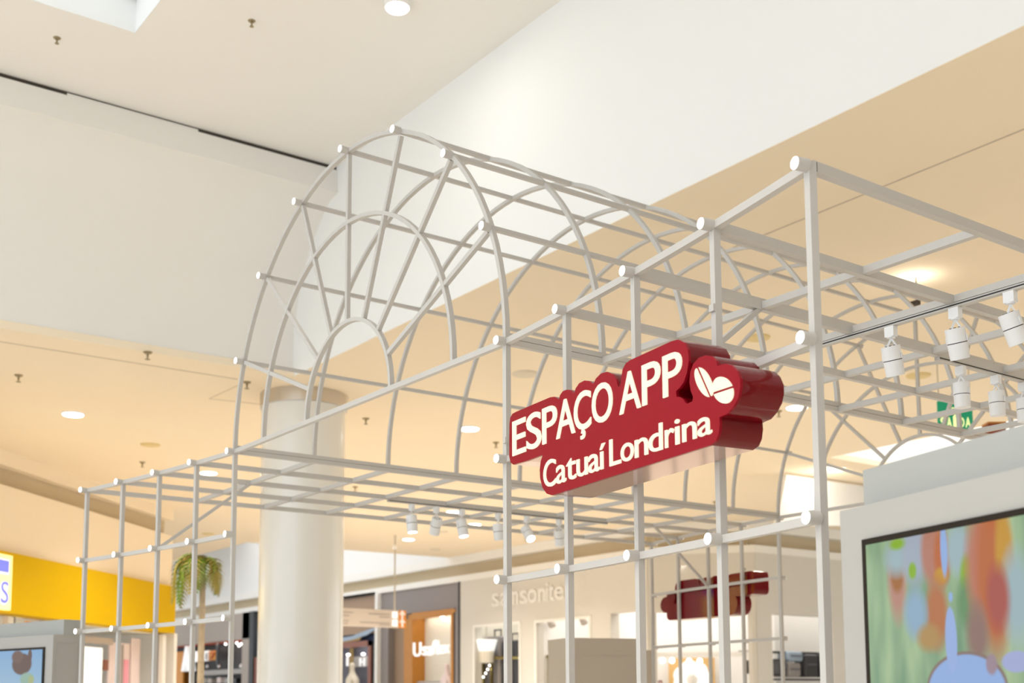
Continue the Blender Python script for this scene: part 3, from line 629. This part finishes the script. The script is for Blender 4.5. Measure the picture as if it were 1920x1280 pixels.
ybx('side_display', 0, 25, 1156, .3, .36, 'orange'); ybx('mullion', 25, 36, 1156, .1, .2, 'trim'); ybx('mullion', 36.5, 38.5, 1156, .1, .22, 'black'); ybx('promo_strip', 70, 112, 1166, .2, .26, 'orange', zbot=yl(90,1173)[1])
area('yellow_shop_light', A+yd*5-yn*(-3)*1.0+Vector((0,0,zf0-.3)), 4, 40, (1,.95,.9)).parent = None

# ================================================================== FAR SHOP ROW
def P_(px, py, d): return ony(px, py, YB+d)
def Bd(x, y, d): return ony(x, y, YB+d)
def wbx(n, px0, px1, py0, py1, y0, y1, m, par, zbot=None, ztop=None, pr=None):
    a = Bd(px0, py0, y0); b = Bd(px1, py1, y0); zb = b.z if zbot is None else zbot; zt = a.z if ztop is None else ztop
    return MB().box(min(a.x,b.x), max(a.x,b.x), YB+y0, YB+y1, min(zb, zt), max(zb, zt)).obj(n, m, par, off=par.location)
def shop(px, label): P = B(px, 1200); return empty('shop_front', (P.x, YB, 0), label=label, cat='shop front', group='shops in the far row')
# 1 orange and black shop behind the palm
S1 = shop(400, 'dark shop with an orange ceiling and lit sign behind the palm')
xa = B(300,1150).x; xbk = B(470,1150).x
MB().box(xa, xbk, YB, YB+.3, B(400,1203).z, zt0).obj('fascia', 'greyf', S1, off=S1.location)
MB().box(xbk, B(478,1150).x, YB-.05, YB+.3, 0, zt0).obj('black_pilaster', 'black', S1, off=S1.location)
MB().box(B(455,1150).x, xbk, YB, YB+.3, 0, zt0).obj('pilaster', 'greyf', S1, off=S1.location)
MB().box(B(478,1150).x, B(500,1150).x, YB, YB+.3, 0, B(480,1232).z).obj('pilaster', 'redwood', S1, off=S1.location)
zi = B(400,1203).z
MB().box(xa-3, xbk, YB+1.0, YB+1.1, 0, zi).obj('rear_wall', 'blackwall', S1, off=S1.location)
MB().box(xa-3, xbk, YB+.3, YB+1.0, zi-.01, zi+.1).obj('ceiling_panel', 'ored', S1, off=S1.location)
MB().box(Bd(300,1250,.6).x, Bd(343,1250,.6).x, YB+.6, YB+.7, 0, Bd(330,1222,.6).z).obj('side_panel', 'orange', S1, off=S1.location)
MB().box(Bd(344,1250,.9).x, Bd(352,1250,.9).x, YB+.9, YB+.95, 0, Bd(330,1218,.9).z).obj('side_panel', 'orange', S1, off=S1.location)
wbx('sign_panel', 352, 373, 1222, 1240, .5, .6, 'white', S1); wbx('sign_panel', 381, 391, 1220, 1238, .5, .6, 'white', S1); o5 = wbx('sign_panel', 391, 404, 1220, 1237, .5, .6, 'orange', S1)
def wletter(ch, px0, px1, pyt, pyb, m, par, y=-.03, dep=.05, bold=0.0, capf=1.0):
    a = Bd(px0, (pyt+pyb)/2, y); b = Bd(px1, (pyt+pyb)/2, y); z0 = Bd((px0+px1)/2, pyb, y).z; z1 = Bd((px0+px1)/2, pyt, y).z; L = par.location
    return letter(ch, a.x-L.x, b.x-L.x, z0, (z1-z0)*capf, dep, YB+y-L.y, m, par, bold)
wletter('A', 340, 356, 1211, 1256, 'white', S1, .2, .3, .03); wletter('E', 385, 391, 1224, 1236, 'greytext', S1, .45, .04); wletter('7', 393, 402, 1223, 1235, 'ored', S1, .45, .04)
MB().box(Bd(349,1230,.55).x, Bd(357,1230,.55).x, YB+.55, YB+.6, Bd(350,1256,.55).z, Bd(350,1212,.55).z).obj('sign_navy_side', 'navy', S1, off=S1.location)  # dark blue right side of the sign letter
wbx('shelf', 380, 458, 1257, 1262, .5, .95, 'shelf', S1); wbx('rail', 318, 459, 1198, 1200.5, .35, .42, 'ored', S1); wbx('hanger_rod', 405.5, 408, 1198, 1246, .5, .55, 'black', S1); wbx('hanger_rod', 345, 347, 1203, 1222, .5, .55, 'black', S1)
for i, (px, py) in enumerate(((324,1221),(423,1207),(444,1205),(448,1210),(452,1207))): MB().sphere(Bd(px,py,.3), .055).obj('store_lamp', 'lens', S1, off=S1.location, smooth=True)
for i, (px, lb) in enumerate(((390, 'chrome ball lamp left on the black shop shelf'), (412, 'chrome ball lamp in the middle of the black shop shelf'), (453, 'chrome ball lamp right on the black shop shelf'))):
    p_ = Bd(px,1249,.75); k = empty('ball_lamp', p_-Vector((0,0,.115)), label=lb, cat='lamp', group='ball lamps on the black shop shelf')
    MB().sphere((0,0,.115), .10, 16, 10).obj('globe', 'chrome', k, smooth=True); MB().cyl((0,0,0), (0,0,.03), .05, .03).obj('foot', 'black', k)
for i, (px, m, h_, lb) in enumerate(((386,'bright',.18,'white box leftmost under the black shop shelf'),(401,'board',.14,'beige box under the black shop shelf'),(418,'palepink',.2,'pale pink box under the black shop shelf'),(432,'shelf',.17,'grey box under the black shop shelf'),(447,'black',.15,'black box rightmost under the black shop shelf'))):
    p_ = Bd(px,1280,.75); k = empty('boxed_item', p_, label=lb, cat='box', group='boxes under the black shop shelf'); MB().box(-.2,.2,-.2,.2,0,h_).obj('carton', m, k); MB().box(-.205,.205,-.205,.205,h_,h_+.04).obj('lid', m, k)
area('black_shop_light', (B(395,1200).x, YB+.45, zi-.03), 3, 14, (1,.85,.7), sy=.2)
# 2 shop with artwork and red wood window
S2 = shop(672, 'shop with blue and gold artwork and a red wood window beside the column')
xl, xr = B(560,1100).x, B(703.5,1100).x
MB().box(xl, xr, YB+.1, YB+.3, B(672,1188).z, zt0).obj('upper_panel', 'taupe', S2, off=S2.location)
MB().tube(Vector((xl, YB+.05, B(640,1120).z-.0)), Vector((xr, YB+.05, B(700,1112).z)), .1, .08).obj('black_edge', 'black', S2, off=S2.location)
MB().box(xr, B(707,1100).x, YB, YB+.3, 0, zt0).obj('black_edge', 'black', S2, off=S2.location)
MB().box(B(707,1100).x, B(712,1100).x, YB-.08, YB+.3, 0, zt0).obj('white_post', 'trim', S2, off=S2.location)
MB().box(xl, xr, YB+.3, YB+.4, B(672,1202).z, B(672,1176).z).obj('artwork', 'navy', S2, off=S2.location)
def wpoly(n, pts, y, m, par):
    L = par.location; q = [(Bd(*k, y).x, Bd(*k, y).z) for k in pts]; return MB().prism(q, lambda a, b: (a, YB+y, b), lambda a, b: (a, YB+y+.02, b)).obj(n, m, par, off=L)
wpoly('artwork_sweep', ((630,1197),(660,1192),(685,1182),(700,1177),(703,1180),(688,1190),(660,1199),(630,1205)), .06, 'pale_blue', S2)
wpoly('artwork_sweep', ((630,1205),(660,1199),(677,1194),(674,1200),(630,1206)), .04, 'gold', S2)
zf = B(672,1202).z
MB().box(xl, B(697.5,1200).x, YB-.05, YB+.3, B(672,1212).z, zf).obj('window_head', 'redwood', S2, off=S2.location)
MB().box(B(692,1200).x, B(697.5,1200).x, YB-.05, YB+.3, 0, zf).obj('window_jamb', 'redwood', S2, off=S2.location)
MB().box(xl-3, xr, YB+1.0, YB+1.1, 0, zf).obj('rear_wall', 'slate', S2, off=S2.location); MB().box(B(697.5,1200).x, xr, YB+.0, YB+.2, 0, zf).obj('black_edge', 'black', S2, off=S2.location)
wbx('wall_panel', 660, 692, 1231, 1249, .9, .95, 'shelf', S2); wbx('wall_slat', 655, 660, 1212, 1280, .85, .9, 'gold', S2); wbx('pale_tube', 649, 652.5, 1230, 1248, .82, .85, 'glow', S2)
wletter('H', 673.5, 682.5, 1233, 1248, 'white', S2, .6, .05, .012)
for px, py in ((653,1227),(681,1226)): MB().sphere(Bd(px,py,.6), .07, sc=(1.3,1,.7)).obj('store_lamp', 'lens', S2, off=S2.location, smooth=True)
area('art_shop_light', (B(660,1200).x, YB+.6, zf-.03), 2, 6, (1,.93,.85), sy=.2)
def mannequin(P, s, label, bust=True, m='skin'):
    t = empty('mannequin', P, label=label, cat='mannequin'); b = MB()
    V = [(0,0,-.55),(0,0,-.25),(0,0,-.05),(0,.0,.08),(0,-.01,.18),(0,-.02,.27),(.0,0,-.08),(.17,0,-.13),(.24,.0,-.38),(-.17,0,-.13),(-.24,0,-.38)]
    R = [.15,.16,.12,.055,.085,.075,.12,.085,.05,.085,.05]; E_ = [(0,1),(1,2),(2,3),(3,4),(4,5),(2,7),(7,8),(2,9),(9,10)]
    V2_ = [v for i, v in enumerate(V) if i != 6]; R2 = [r_ for i, r_ in enumerate(R) if i != 6]; mp = {i: (i if i < 6 else i-1) for i in range(11)}
    me = D.meshes.new('body'); me.from_pydata([tuple(c*s for c in v) for v in V2_], [(mp[a], mp[b_]) for a, b_ in E_], []); o = link('body', me, m, t)
    md = o.modifiers.new('skin', 'SKIN'); 
    for i, r_ in enumerate(R2): me.skin_vertices[0].data[i].radius = (r_*s, r_*s*.75); me.skin_vertices[0].data[i].use_root = (i == 0)
    o.modifiers.new('sub', 'SUBSURF').levels = 2; o.modifiers['sub'].render_levels = 2
    return t
mannequin(Bd(661,1264,.6), 1.6, 'cream mannequin bust in the red wood window')
# 3 amber wood portal shop
S3 = shop(790, 'charcoal shop front with an amber wood portal and white lit name')
x0, x1 = B(712,1100).x, B(860,1100).x; zw = B(815,1144).z
MB().box(x0, x1, YB+.06, YB+.3, zw, zt0).obj('fascia', 'dgrey', S3, off=S3.location)
MB().box(x1, B(863,1100).x, YB-.02, YB+.3, 0, zt0).obj('black_edge', 'black', S3, off=S3.location)
MB().box(x0, B(725,1200).x, YB+.06, YB+.3, 0, zw).obj('pier', 'dgrey', S3, off=S3.location)
MB().box(B(725,1200).x, B(758,1200).x, YB+.3, YB+.4, 0, zw).obj('wall_panel', 'taupe', S3, off=S3.location)
wpoly('portal_jamb', ((757,1160),(773,1161),(773,1330),(757,1330)), .02, 'wood', S3)
MB().box(B(764,1200).x, B(772,1200).x, YB+.041, YB+.5, 0, zw-.11).obj('portal_jamb', 'wood', S3, off=S3.location)
wpoly('portal_head', ((764,1153),(851,1141),(855,1143),(846,1153),(773,1162)), -.03, 'wood', S3)
MB().box(B(772,1150).x, B(852,1150).x, YB+.0, YB+.5, zw-.10, zw).obj('portal_head', 'wood', S3, off=S3.location)
MB().box(B(846,1200).x, B(850.5,1200).x, YB-.02, YB+.4, 0, zw-.05).obj('portal_jamb', 'wood', S3, off=S3.location)
MB().box(B(850.5,1200).x, x1, YB+.0, YB+.3, 0, zw).obj('pier', 'dgrey', S3, off=S3.location); MB().box(B(851,1200).x, B(853,1200).x, YB-.01, YB+.02, 0, zw).obj('black_edge', 'black', S3, off=S3.location)
MB().box(B(760,1200).x, Bd(810,1200,.5).x-.01, YB+.5, YB+.6, 0, zw).obj('rear_wall', 'cream', S3, off=S3.location); MB().box(Bd(810,1200,.5).x, B(856,1200).x, YB+.5, YB+.6, 0, zw).obj('rear_wall', 'cream', S3, off=S3.location)
for ch, a_, b_, yt_, yb_, cf in (('U',774,791,1204,1230,1),('s',791,800,1203,1228,1),('a',799.5,811,1203,1228,1),('f',809,818,1202,1226,1.08),('l',817.5,822,1202,1226,1.08),('e',822,833,1201,1225,1),('x',831.5,844,1200,1224,1)):
    wletter(ch, a_, a_+(b_-a_)*.84, yt_, yb_, 'glow', S3, -.06, .05, 0.004, cf)
for px, py in ((779,1161),(829,1156),(833,1161)): MB().sphere(Bd(px,py,.25), .07, sc=(1.4,1,.5)).obj('store_lamp', 'lens', S3, off=S3.location, smooth=True)
wbx('glass_rail', 774, 846, 1277, 1279, .2, .24, 'shelf', S3)
area('portal_shop_light', (B(808,1200).x, YB+.3, zw-.12), 1.9, 4, (1,.90,.75), sy=.15)
mannequin(Bd(838,1264,.25), 1.3, 'dusky mannequin bust under the white lit name', m='palepink')
# 4 white corner shop with raised letters
S4 = shop(1100, 'white corner shop with tall lit windows and pale raised letters on its fascia')
x0, x1 = B(863,1100).x, B(1194,1100).x
zl = B(930,1162).z
def piece(n, pxa, pxb, za, zb, m='store', ya=0.0, yb_=.3): return MB().box(Bd(pxa,1200,ya).x, Bd(pxb,1200,ya).x, YB+ya, YB+yb_, za, zb).obj(n, m, S4, off=S4.location)
zw1 = B(930,1168).z; zw2 = B(1055,1158).z; zw3 = B(1170,1147).z
piece('fascia', 863, 1215, zw3+.2, zt0)
piece('wall_panel', 863, 888, 0, zw3+.2); piece('window_head', 888, 977, zw1, zw3+.2); piece('wall_panel', 977, 1003, 0, zw3+.2); piece('window_head', 1003, 1109, zw2, zw3+.2); piece('wall_panel', 1109, 1145, 0, zw3+.2); piece('window_head', 1145, 1200, zw3, zw3+.2); piece('wall_panel', 1200, 1215, 0, zw3+.2)
for a_, b_, zz in ((888,977,zw1),(1003,1109,zw2)):
    L = S4.location; q = MB(); xA, xB = B(a_,1200).x, B(b_,1200).x
    for u_ in ((xA,xA+.08,0,zz),(xB-.08,xB,0,zz),(xA+.08,xB-.08,zz-.08,zz)): q.box(u_[0],u_[1],YB-.03,YB+.0,u_[2],u_[3])
    q.obj('window_frame', 'trim', S4, off=L)
MB().box(B(863,1200).x, B(1000,1200).x, YB+3, YB+3.1, 0, zt0).obj('rear_wall', 'cream', S4, off=S4.location); MB().box(B(1000,1200).x, PC1.x-1.9, YB+3, YB+3.1, 0, zt0).obj('rear_wall', 'bright', S4, off=S4.location)
MB().box(B(863,1200).x, B(863,1200).x+.1, YB+.31, YB+3, 0, zt0-.1).obj('partition', 'cream', S4, off=S4.location); MB().box(B(990,1200).x, B(990,1200).x+.1, YB+.31, YB+3, 0, zt0-.1).obj('partition', 'bright', S4, off=S4.location); MB().box(B(1127,1200).x, B(1127,1200).x+.1, YB+.31, YB+3, 0, zt0-.1).obj('partition', 'bright', S4, off=S4.location)
MB().box(B(863,1200).x, PC1.x-.4, YB+.31, YB+3.0, zt0-.1, zt0).obj('ceiling_panel', 'bright', S4, off=S4.location)
# the 45 degree corner opening
def G(x, y, d=0.0): q = onplane(x, y, PC1+ng*d, ng); return (q-PC1).dot(dg), q.z
def gbox(n, px0, px1, pyt, pyb, d0, d1, m, z0=None, z1=None):
    a = G(px0, pyt, d0); b = G(px1, pyt, d0); zt_ = G((px0+px1)/2, pyt, d0)[1] if z1 is None else z1; zb2 = (0 if pyb is None else G((px0+px1)/2, pyb, d0)[1]) if z0 is None else z0
    return hexa(MB(), PC1, dg, ng, a[0], b[0], d0, d1, zb2, zt_).obj(n, m, S4, off=S4.location)
zg = G(1310, 1146)[1]
gbox('fascia', 1215.5, 1417, 1146, None, 0, .3, 'store', z0=zg, z1=zt0); gbox('corner_pier', 1409, 1417, 1146, None, 0, .3, 'store', z1=zg); gbox('corner_pier', 1215.5, 1219, 1146, None, 0, .3, 'store', z1=zg)
gbox('rear_wall', 1190, 1450, 1100, None, 2.6, 2.7, 'bright', z1=zt0); gbox('ceiling_panel', 1216, 1417, 1146, None, .3, 2.6, 'bright', z0=zt0-.1, z1=zt0); gbox('side_wall', 1190, 1200, 1100, None, 2.3, 2.5, 'bright', z1=zt0)
gbox('lintel', 1219, 1407, 1222, 1231, 1.2, 1.4, 'bright'); gbox('tan_panel', 1253, 1340, 1233, None, 2.2, 2.3, 'tan'); gbox('wall_shelf', 1385, 1407, 1219, 1221, 1.6, 1.9, 'luggage2')
for ch, a_, b_, yb_ in (('s',922,935,1136),('a',938,952,1134.5),('m',953,971,1132.5),('s',974,988,1130.5),('o',989,1006,1128.5),('n',1009,1022,1126.5),('i',1023,1027,1125.5),('t',1029,1038,1124.5),('e',1039,1056,1123)):
    wletter(ch, a_, b_, yb_-36, yb_, 'trim', S4, -.05, .05, .012)
for px, py in ((1031,1168),(1091,1163)): MB().cyl(Bd(px,py,.6)+Vector((0,0,.1)), Bd(px+5,py+6,.6), .10, n=12).obj('store_spot', 'board', S4, off=S4.location)
for px, py in ((1242,1238),(1260,1238),(1292,1239),(1312,1239)): q = G(px, py, 1.8); MB().sphere(PC1+dg*q[0]+ng*1.8+Vector((0,0,q[1])), .075).obj('store_lamp', 'lens', S4, off=S4.location, smooth=True)
area('white_shop_light', (B(1040,1200).x, YB+1.5, zt0-.3), 9, 75, (1,.97,.92), sy=2); area('corner_shop_light', PC1+dg*(SG/2)+ng*1.3+Vector((0,0,zt0-.3)), 3, 34, (1,.96,.92), rot=(0,0,PI/4), sy=1.6)
# white paper flower
_q = G(1298, 1274, 1.6); P = PC1+dg*_q[0]+ng*1.6+Vector((0,0,_q[1])); t = empty('paper_flower', P, PI/4, label='big white paper flower before the tan panel', cat='decoration')
for i in range(7):
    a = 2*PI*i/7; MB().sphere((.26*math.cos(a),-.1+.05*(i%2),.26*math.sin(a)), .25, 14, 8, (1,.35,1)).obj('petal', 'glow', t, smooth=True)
MB().sphere((0,-.16,0), .15, 12, 8).obj('flower_heart', 'bright', t, smooth=True)
# window displays of the white shop: rail racks with bags
def bag(P, wd, h_, m, label, cat='bag'):
    t = empty('travel_bag', P, label=label, cat=cat, group='bags in the white shop windows')
    b = MB().box(-wd/2,wd/2,-.25,.25,0,h_); o = b.obj('shell', m, t); md = o.modifiers.new('bevel','BEVEL'); md.width = .08; md.segments = 3
    for q in (-.3,0,.3): MB().box(wd*q-.02,wd*q+.02,-.27,-.25,.08,h_-.08).obj('rib', m, t)
    MB().tube((-wd*.2,0,h_), (-wd*.2,0,h_+.2), .03).tube((wd*.2,0,h_), (wd*.2,0,h_+.2), .03).tube((-wd*.22,0,h_+.2), (wd*.22,0,h_+.2), .04).obj('handle', 'black', t)

for px, py, wd, h_, m, lb in ((934,1310,.85,1.9,'luggage2','grey travel case in the first lit window left of the post'), (967,1310,.85,1.75,'luggage','dark travel case in the first lit window right of the post'), (1012,1310,.5,1.7,'luggage2','slim grey travel case in the second lit window')):
    bag(P_(px,py,1.0), wd, h_, m, lb)
def rack(px0, px1, py, label):
    a = P_(px0,py,.6); b = P_(px1,py,.6); t = empty('display_rack', ((a.x+b.x)/2, YB+.6, 0), label=label, cat='display rack', group='brass racks in the white shop windows')
    L = t.location; 
    for n_, q in (('upright',(a,Vector((a.x,a.y,0)))),('upright',(b,Vector((b.x,b.y,0)))),('top_bar',(a,b))): MB().tube(q[0], q[1], .07, .07).obj(n_, 'brassrail', t, off=L)
rack(891, 906, 1236, 'slim brass rack at the left of the first lit window'); rack(922, 977, 1233, 'wide brass rack behind the sign post'); rack(1009, 1030, 1230, 'brass rack half hidden by the rear screen stand')
P = P_(912,1205,.42); t = empty('pendant_lamp', P, label='white hanging lamp with a cream lower shade in the first lit window', cat='lamp'); MB().cyl((0,0,-.25),(0,0,.1),.24,.34,20).obj('shade','glow',t,smooth=True); MB().cyl((0,0,-.6),(0,0,-.25),.22,.24,20).obj('lower_shade','cream',t,smooth=True); MB().cyl((0,0,.1),(0,0,1.2),.015,n=8).obj('cord','rod',t)
t = empty('light_garland', P_(905,1262,.5), label='garland of small warm lights in the first lit window', cat='garland'); L = t.location
for i in range(6):
    a = i/5; q = P_(899+22*a**.7, 1276-36*a, .5); MB().sphere(q, .035, 8, 6).obj('bulb','lens',t,off=L)
MB().tube(P_(899,1278,.52), P_(921,1240,.52), .015).obj('wire','brassrail',t,off=L)
# side of the corner shop (runs away along +Y)
S5 = S4; L5 = S4.location
def C(x, y): return onx(x, y, xc)
zo = C(1500,1153).z
Y0 = PC2.y
MB().box(xc-.3, xc, Y0+.0, Y0+16, zo, zt0).obj('fascia', 'store', S5, off=L5)
MB().box(xc-.3, xc, Y0+.0, C(1448,1200).y, 0, zo).obj('pier', 'store', S5, off=L5); MB().box(xc-.3, xc, C(1562,1200).y, Y0+16, 0, zo).obj('pier', 'store', S5, off=L5)
MB().box(xc-2.1, xc-2, Y0+2.4, Y0+16, 0, zt0).obj('rear_wall', 'bright', S5, off=L5); MB().box(xc-2, xc-.31, Y0+2.4, Y0+16, zt0-.1, zt0).obj('ceiling_panel', 'bright', S5, off=L5)
def C2(x, y): return onx(x, y, xc-1)
for py in (1222, 1272): MB().box(xc-1.3, xc-.9, C2(1436,1200).y, C2(1580,1200).y, C2(1500,py+3).z, C2(1500,py).z).obj('shelf', 'black', S5, off=L5)
area('corner_side_light', (xc-1.2, Y0+5, zt0-.3), 6, 40, (1,.96,.9), rot=(0,0,PI/2), sy=2)
def sbag(px0, px1, py0, py1, m, lb):
    a = C2(px0, (py0+py1)/2); b = C2(px1, (py0+py1)/2); z0 = C2((px0+px1)/2, py1).z; z1 = C2((px0+px1)/2, py0).z; c = (a+b)/2
    t = empty('hand_bag', (xc-1, c.y, z0), label=lb, cat='bag', group='bags on the corner shop shelf'); hw = abs(a.y-b.y)/2
    o = MB().box(-.2,.2,-hw,hw,0,z1-z0).obj('bag_body', m, t); md = o.modifiers.new('bevel','BEVEL'); md.width = .07; md.segments = 3
    MB().box(.2,.23,-hw*.7,hw*.7,(z1-z0)*.5,(z1-z0)*.58).obj('flap_trim', 'slate', t)
for a in ((1452,1466,1235,1268,'luggage','dark bag at the left end of the corner shop shelf'), (1467,1496,1221,1240,'pale_blue','teal grey bag on the corner shop shelf'), (1467,1492,1242,1269,'luggage2','brown grey bag below the teal bag'), (1499,1524,1226,1269,'luggage','large black bag on the corner shop shelf'), (1526,1545,1224,1269,'luggage','black bag right of the large black bag')): sbag(*a)
_q = G(1404, 1250, 1.0); t = empty('dark_poster', PC1+dg*_q[0]+ng*1.0+Vector((0,0,_q[1])), PI/4, label='narrow black poster beside the corner pier', cat='poster'); MB().box(-.055,.055,-.02,.02,-.17,.17).obj('sheet','black',t)
_q = G(1238, 1279, .3); t = empty('price_tag', PC1+dg*_q[0]+ng*.3+Vector((0,0,_q[1])), PI/4, label='small red notice at the bottom edge of the far shop', cat='notice'); MB().box(-.05,.05,-.01,.01,-.15,.05).obj('card','red',t); MB().box(-.03,.03,-.015,-.01,-.1,.02).obj('print','palepink',t)
# lit ceiling panel beyond the vault
zz = ZLO
XP = -8.95
q0 = onx(1475,890,XP); q1 = onx(1660,917,XP); q2 = onx(1660,985,XP); q3 = onx(1456,985,XP)
pp = [(q.y, q.z) for q in (q0,q1,q2,q3)]
MB().prism(pp, lambda a, b: (XP, a, b), lambda a, b: (XP-.1, a, b)).obj('wall_side_panel', 'bulk', off=(XP,q0.y,q2.z), label='bright washed wall panel beyond the vault', kind='structure')
area('panel_washer', (XP+.9, q0.y+.5, q0.z-.1), .4, 9, (1,.92,.80), rot=(0, math.radians(100), 0))

# ================================================================== HANGING DIRECTORY
hx = onz(741,1003,ZLO).x
def Hh(x, y): return onx(x, y, hx)
a = Hh(600,1136); b = Hh(761,1143); zt_ = Hh(750,1144).z; zb_ = Hh(750,1177).z
t = empty('hanging_directory', (hx, (a.y+b.y)/2, zb_), label='long pale directory board hung by a rod right of the column', cat='sign'); L = t.location
MB().box(hx-.06, hx, a.y, Hh(747.5,1150).y, zb_, zt_).obj('board', 'board', t, off=L); op = MB().box(hx-.06, hx+.003, Hh(747.5,1150).y, b.y, zb_, zt_).obj('arrow_panel', 'orangesq', t, off=L)
for py in (1152, 1167):
    c = Hh(740, py); MB().box(hx, hx+.01, c.y-.075, c.y+.075, c.z-.09, c.z+.08).obj('pictogram', 'white', t, off=L)
    c = Hh(754, py); MB().prism([(c.y-.1,c.z),(c.y,c.z+.12),(c.y+.1,c.z),(c.y+.03,c.z),(c.y+.03,c.z-.12),(c.y-.03,c.z-.12),(c.y-.03,c.z)], lambda u_, v_: (hx+.003,u_,v_), lambda u_, v_: (hx+.012,u_,v_)).obj('arrow', 'palepink', op, off=L)
for x0_, x1_, py in ((642,662,1147),(642,655,1153),(691,731,1150),(711,731,1156),(642,654,1163),(642,652,1168),(675,731,1166),(711,731,1171)):
    a_ = Hh(x0_,py); b_ = Hh(x1_,py); MB().box(hx, hx+.006, a_.y, b_.y, a_.z-.02, a_.z+.02).obj('print_line', 'greytext', t, off=L)
c = Hh(741,1140); MB().cyl((hx-.03,c.y,zt_), (hx-.03,c.y,ZLO), .022, n=8).obj('rod', 'rod', t, off=L); c = Hh(741,1025); MB().sphere((hx-.03,c.y,c.z), .07, 8, 6).obj('rod_joint', 'bright', t, off=L)
c = Hh(600,1140); MB().cyl((hx-.03,c.y+.4,zt_), (hx-.03,c.y+.4,ZLO), .022, n=8).obj('rod', 'rod', t, off=L)

# ================================================================== EXIT SIGN AND MAROON BOX
P = onz(1760,752,5.35); ex = P.x; 
def Ex(x, y): return onplane(x, y, P, Vector((FW.x, FW.y, 0)).normalized())
er = Vector((RT.x, RT.y, 0)).normalized()
ew = (Ex(1825,780)-Ex(1760,780)).dot(er); eh = Ex(1790,752).z-Ex(1790,806).z; c = Ex(1792.5,806)
t = empty('exit_sign', c, math.atan2(er.y, er.x), label='green exit sign hung behind the vault at the right', cat='sign')
MB().box(-ew/2, ew/2, 0, .03, 0, eh).obj('panel', 'green', t)
n = 5
for i, ch in enumerate('SAÍDA'): letter(ch, -ew*.44+i*ew*.18, -ew*.44+i*ew*.18+ew*.15, eh*.10, eh*.34, .006, -.006, 'exittext', t, .02)
MB().prism([(-.1*ew,.62*eh),(.02*ew,.62*eh),(.02*ew,.52*eh),(.16*ew,.70*eh),(.02*ew,.88*eh),(.02*ew,.78*eh),(-.1*ew,.78*eh)], lambda a, b: (a,-.006,b), lambda a, b: (a,0,b)).obj('arrow', 'exittext', t)
for s in (-.45, .45): MB().cyl((s*ew,.015,eh), (s*ew,.015,ZLO-c.z), .008, n=6).obj('hanger', 'rod', t)
P = onz(1870,800,5.0); t = empty('wall_box', P, math.atan2(er.y, er.x), label='maroon box above the right screen stand', cat='box'); s = (P-CAM).length/2304
MB().box(-16*s,15*s,0,.2,-12*s,6*s).obj('box_body','maroon',t); MB().box(-16.2*s,15.2*s,-.01,.2,6*s,9*s).obj('lid','wood',t)

# ================================================================== PALM
pb = CAM + (ray(378,1180)*(20.0/ray(378,1180).dot(FW)))
t = empty('palm_tree', (pb.x, pb.y, 0), label='tall palm with drooping fronds behind the left wing', cat='palm tree')
top = CAM+ray(381,1052)*(20.0/ray(381,1052).dot(FW)); zt_ = top.z
tr = MB(); n = 26
for i in range(n):
    z0 = zt_*i/n; z1 = zt_*(i+1)/n; r0 = .062-.018*i/n; tr.cyl((.0,0,z0),(0,0,z1), r0*1.06, r0*.97, 12, False)
tr.obj('trunk', 'trunk', t, smooth=True)
def frond(az, lift, ln, droop, m, wd=.5):
    b = MB(); n = 16; d = Vector((math.cos(az), math.sin(az), 0)); P = []; p = Vector((0,0,zt_-.05)); e = lift
    for i in range(n+1):
        P.append(p.copy()); p = p+(d*math.cos(e)+Vector((0,0,1))*math.sin(e))*(ln/n); e = max(-1.5, e-2.4*droop/n)
    side = Vector((-d.y, d.x, 0))
    for i in range(n): b.tube(P[i], P[i+1], .03*(1-i/n)+.008)
    for i in range(1, n+1):
        f = i/n; L_ = wd*(math.sin(PI*min(1, .15+.85*f))*.8+.25)
        for s in (-1, 1):
            for h in (0,):
                q = P[i]*(1-h)+P[i-1]*h; tg = (P[i]-P[i-1]).normalized(); tip = q+side*(s*L_*.85)+tg*(L_*.5)+Vector((0,0,-L_*.2)); k = len(b.v)
                b.v += [q-tg*.012, q+tg*.012, (q+tip)/2+tg*.018+Vector((0,0,.03)), tip, (q+tip)/2-tg*.014+Vector((0,0,.03))]; b.f += [(k,k+1,k+2,k+4),(k+4,k+2,k+3)]
    b.obj('frond', m, t, fix=False)
rv = math.atan2(-RT.y, -RT.x)          # towards picture left
for az, li, ln, dr_, m in ((rv,.9,1.15,1.9,'leaf2'),(rv+.5,.8,1.15,1.9,'leaf2'),(rv-.5,.7,1.1,1.9,'leaf2'),(rv+.15,1.3,.75,1.7,'leaf'),(rv-.35,1.3,.7,1.7,'leaf'),(rv+.8,1.2,.7,1.8,'leaf'),(rv+PI,1.2,.55,2.3,'leaf'),(rv+2.6,1.0,.8,2.4,'leaf2'),(rv-2.6,.8,.75,2.4,'leaf2'),(rv-1.3,1.2,.8,2.0,'leaf'),(rv+1.3,1.0,.95,2.0,'leaf2'),(rv+PI+.3,1.4,.45,2.4,'leaf'),(rv-.1,1.5,.4,1.2,'leaf')): (frond(az, li, ln, dr_, m, .27), frond(az+.25, li-.15, ln*.9, dr_*.95, 'leaf' if m == 'leaf2' else 'leaf2', .24))
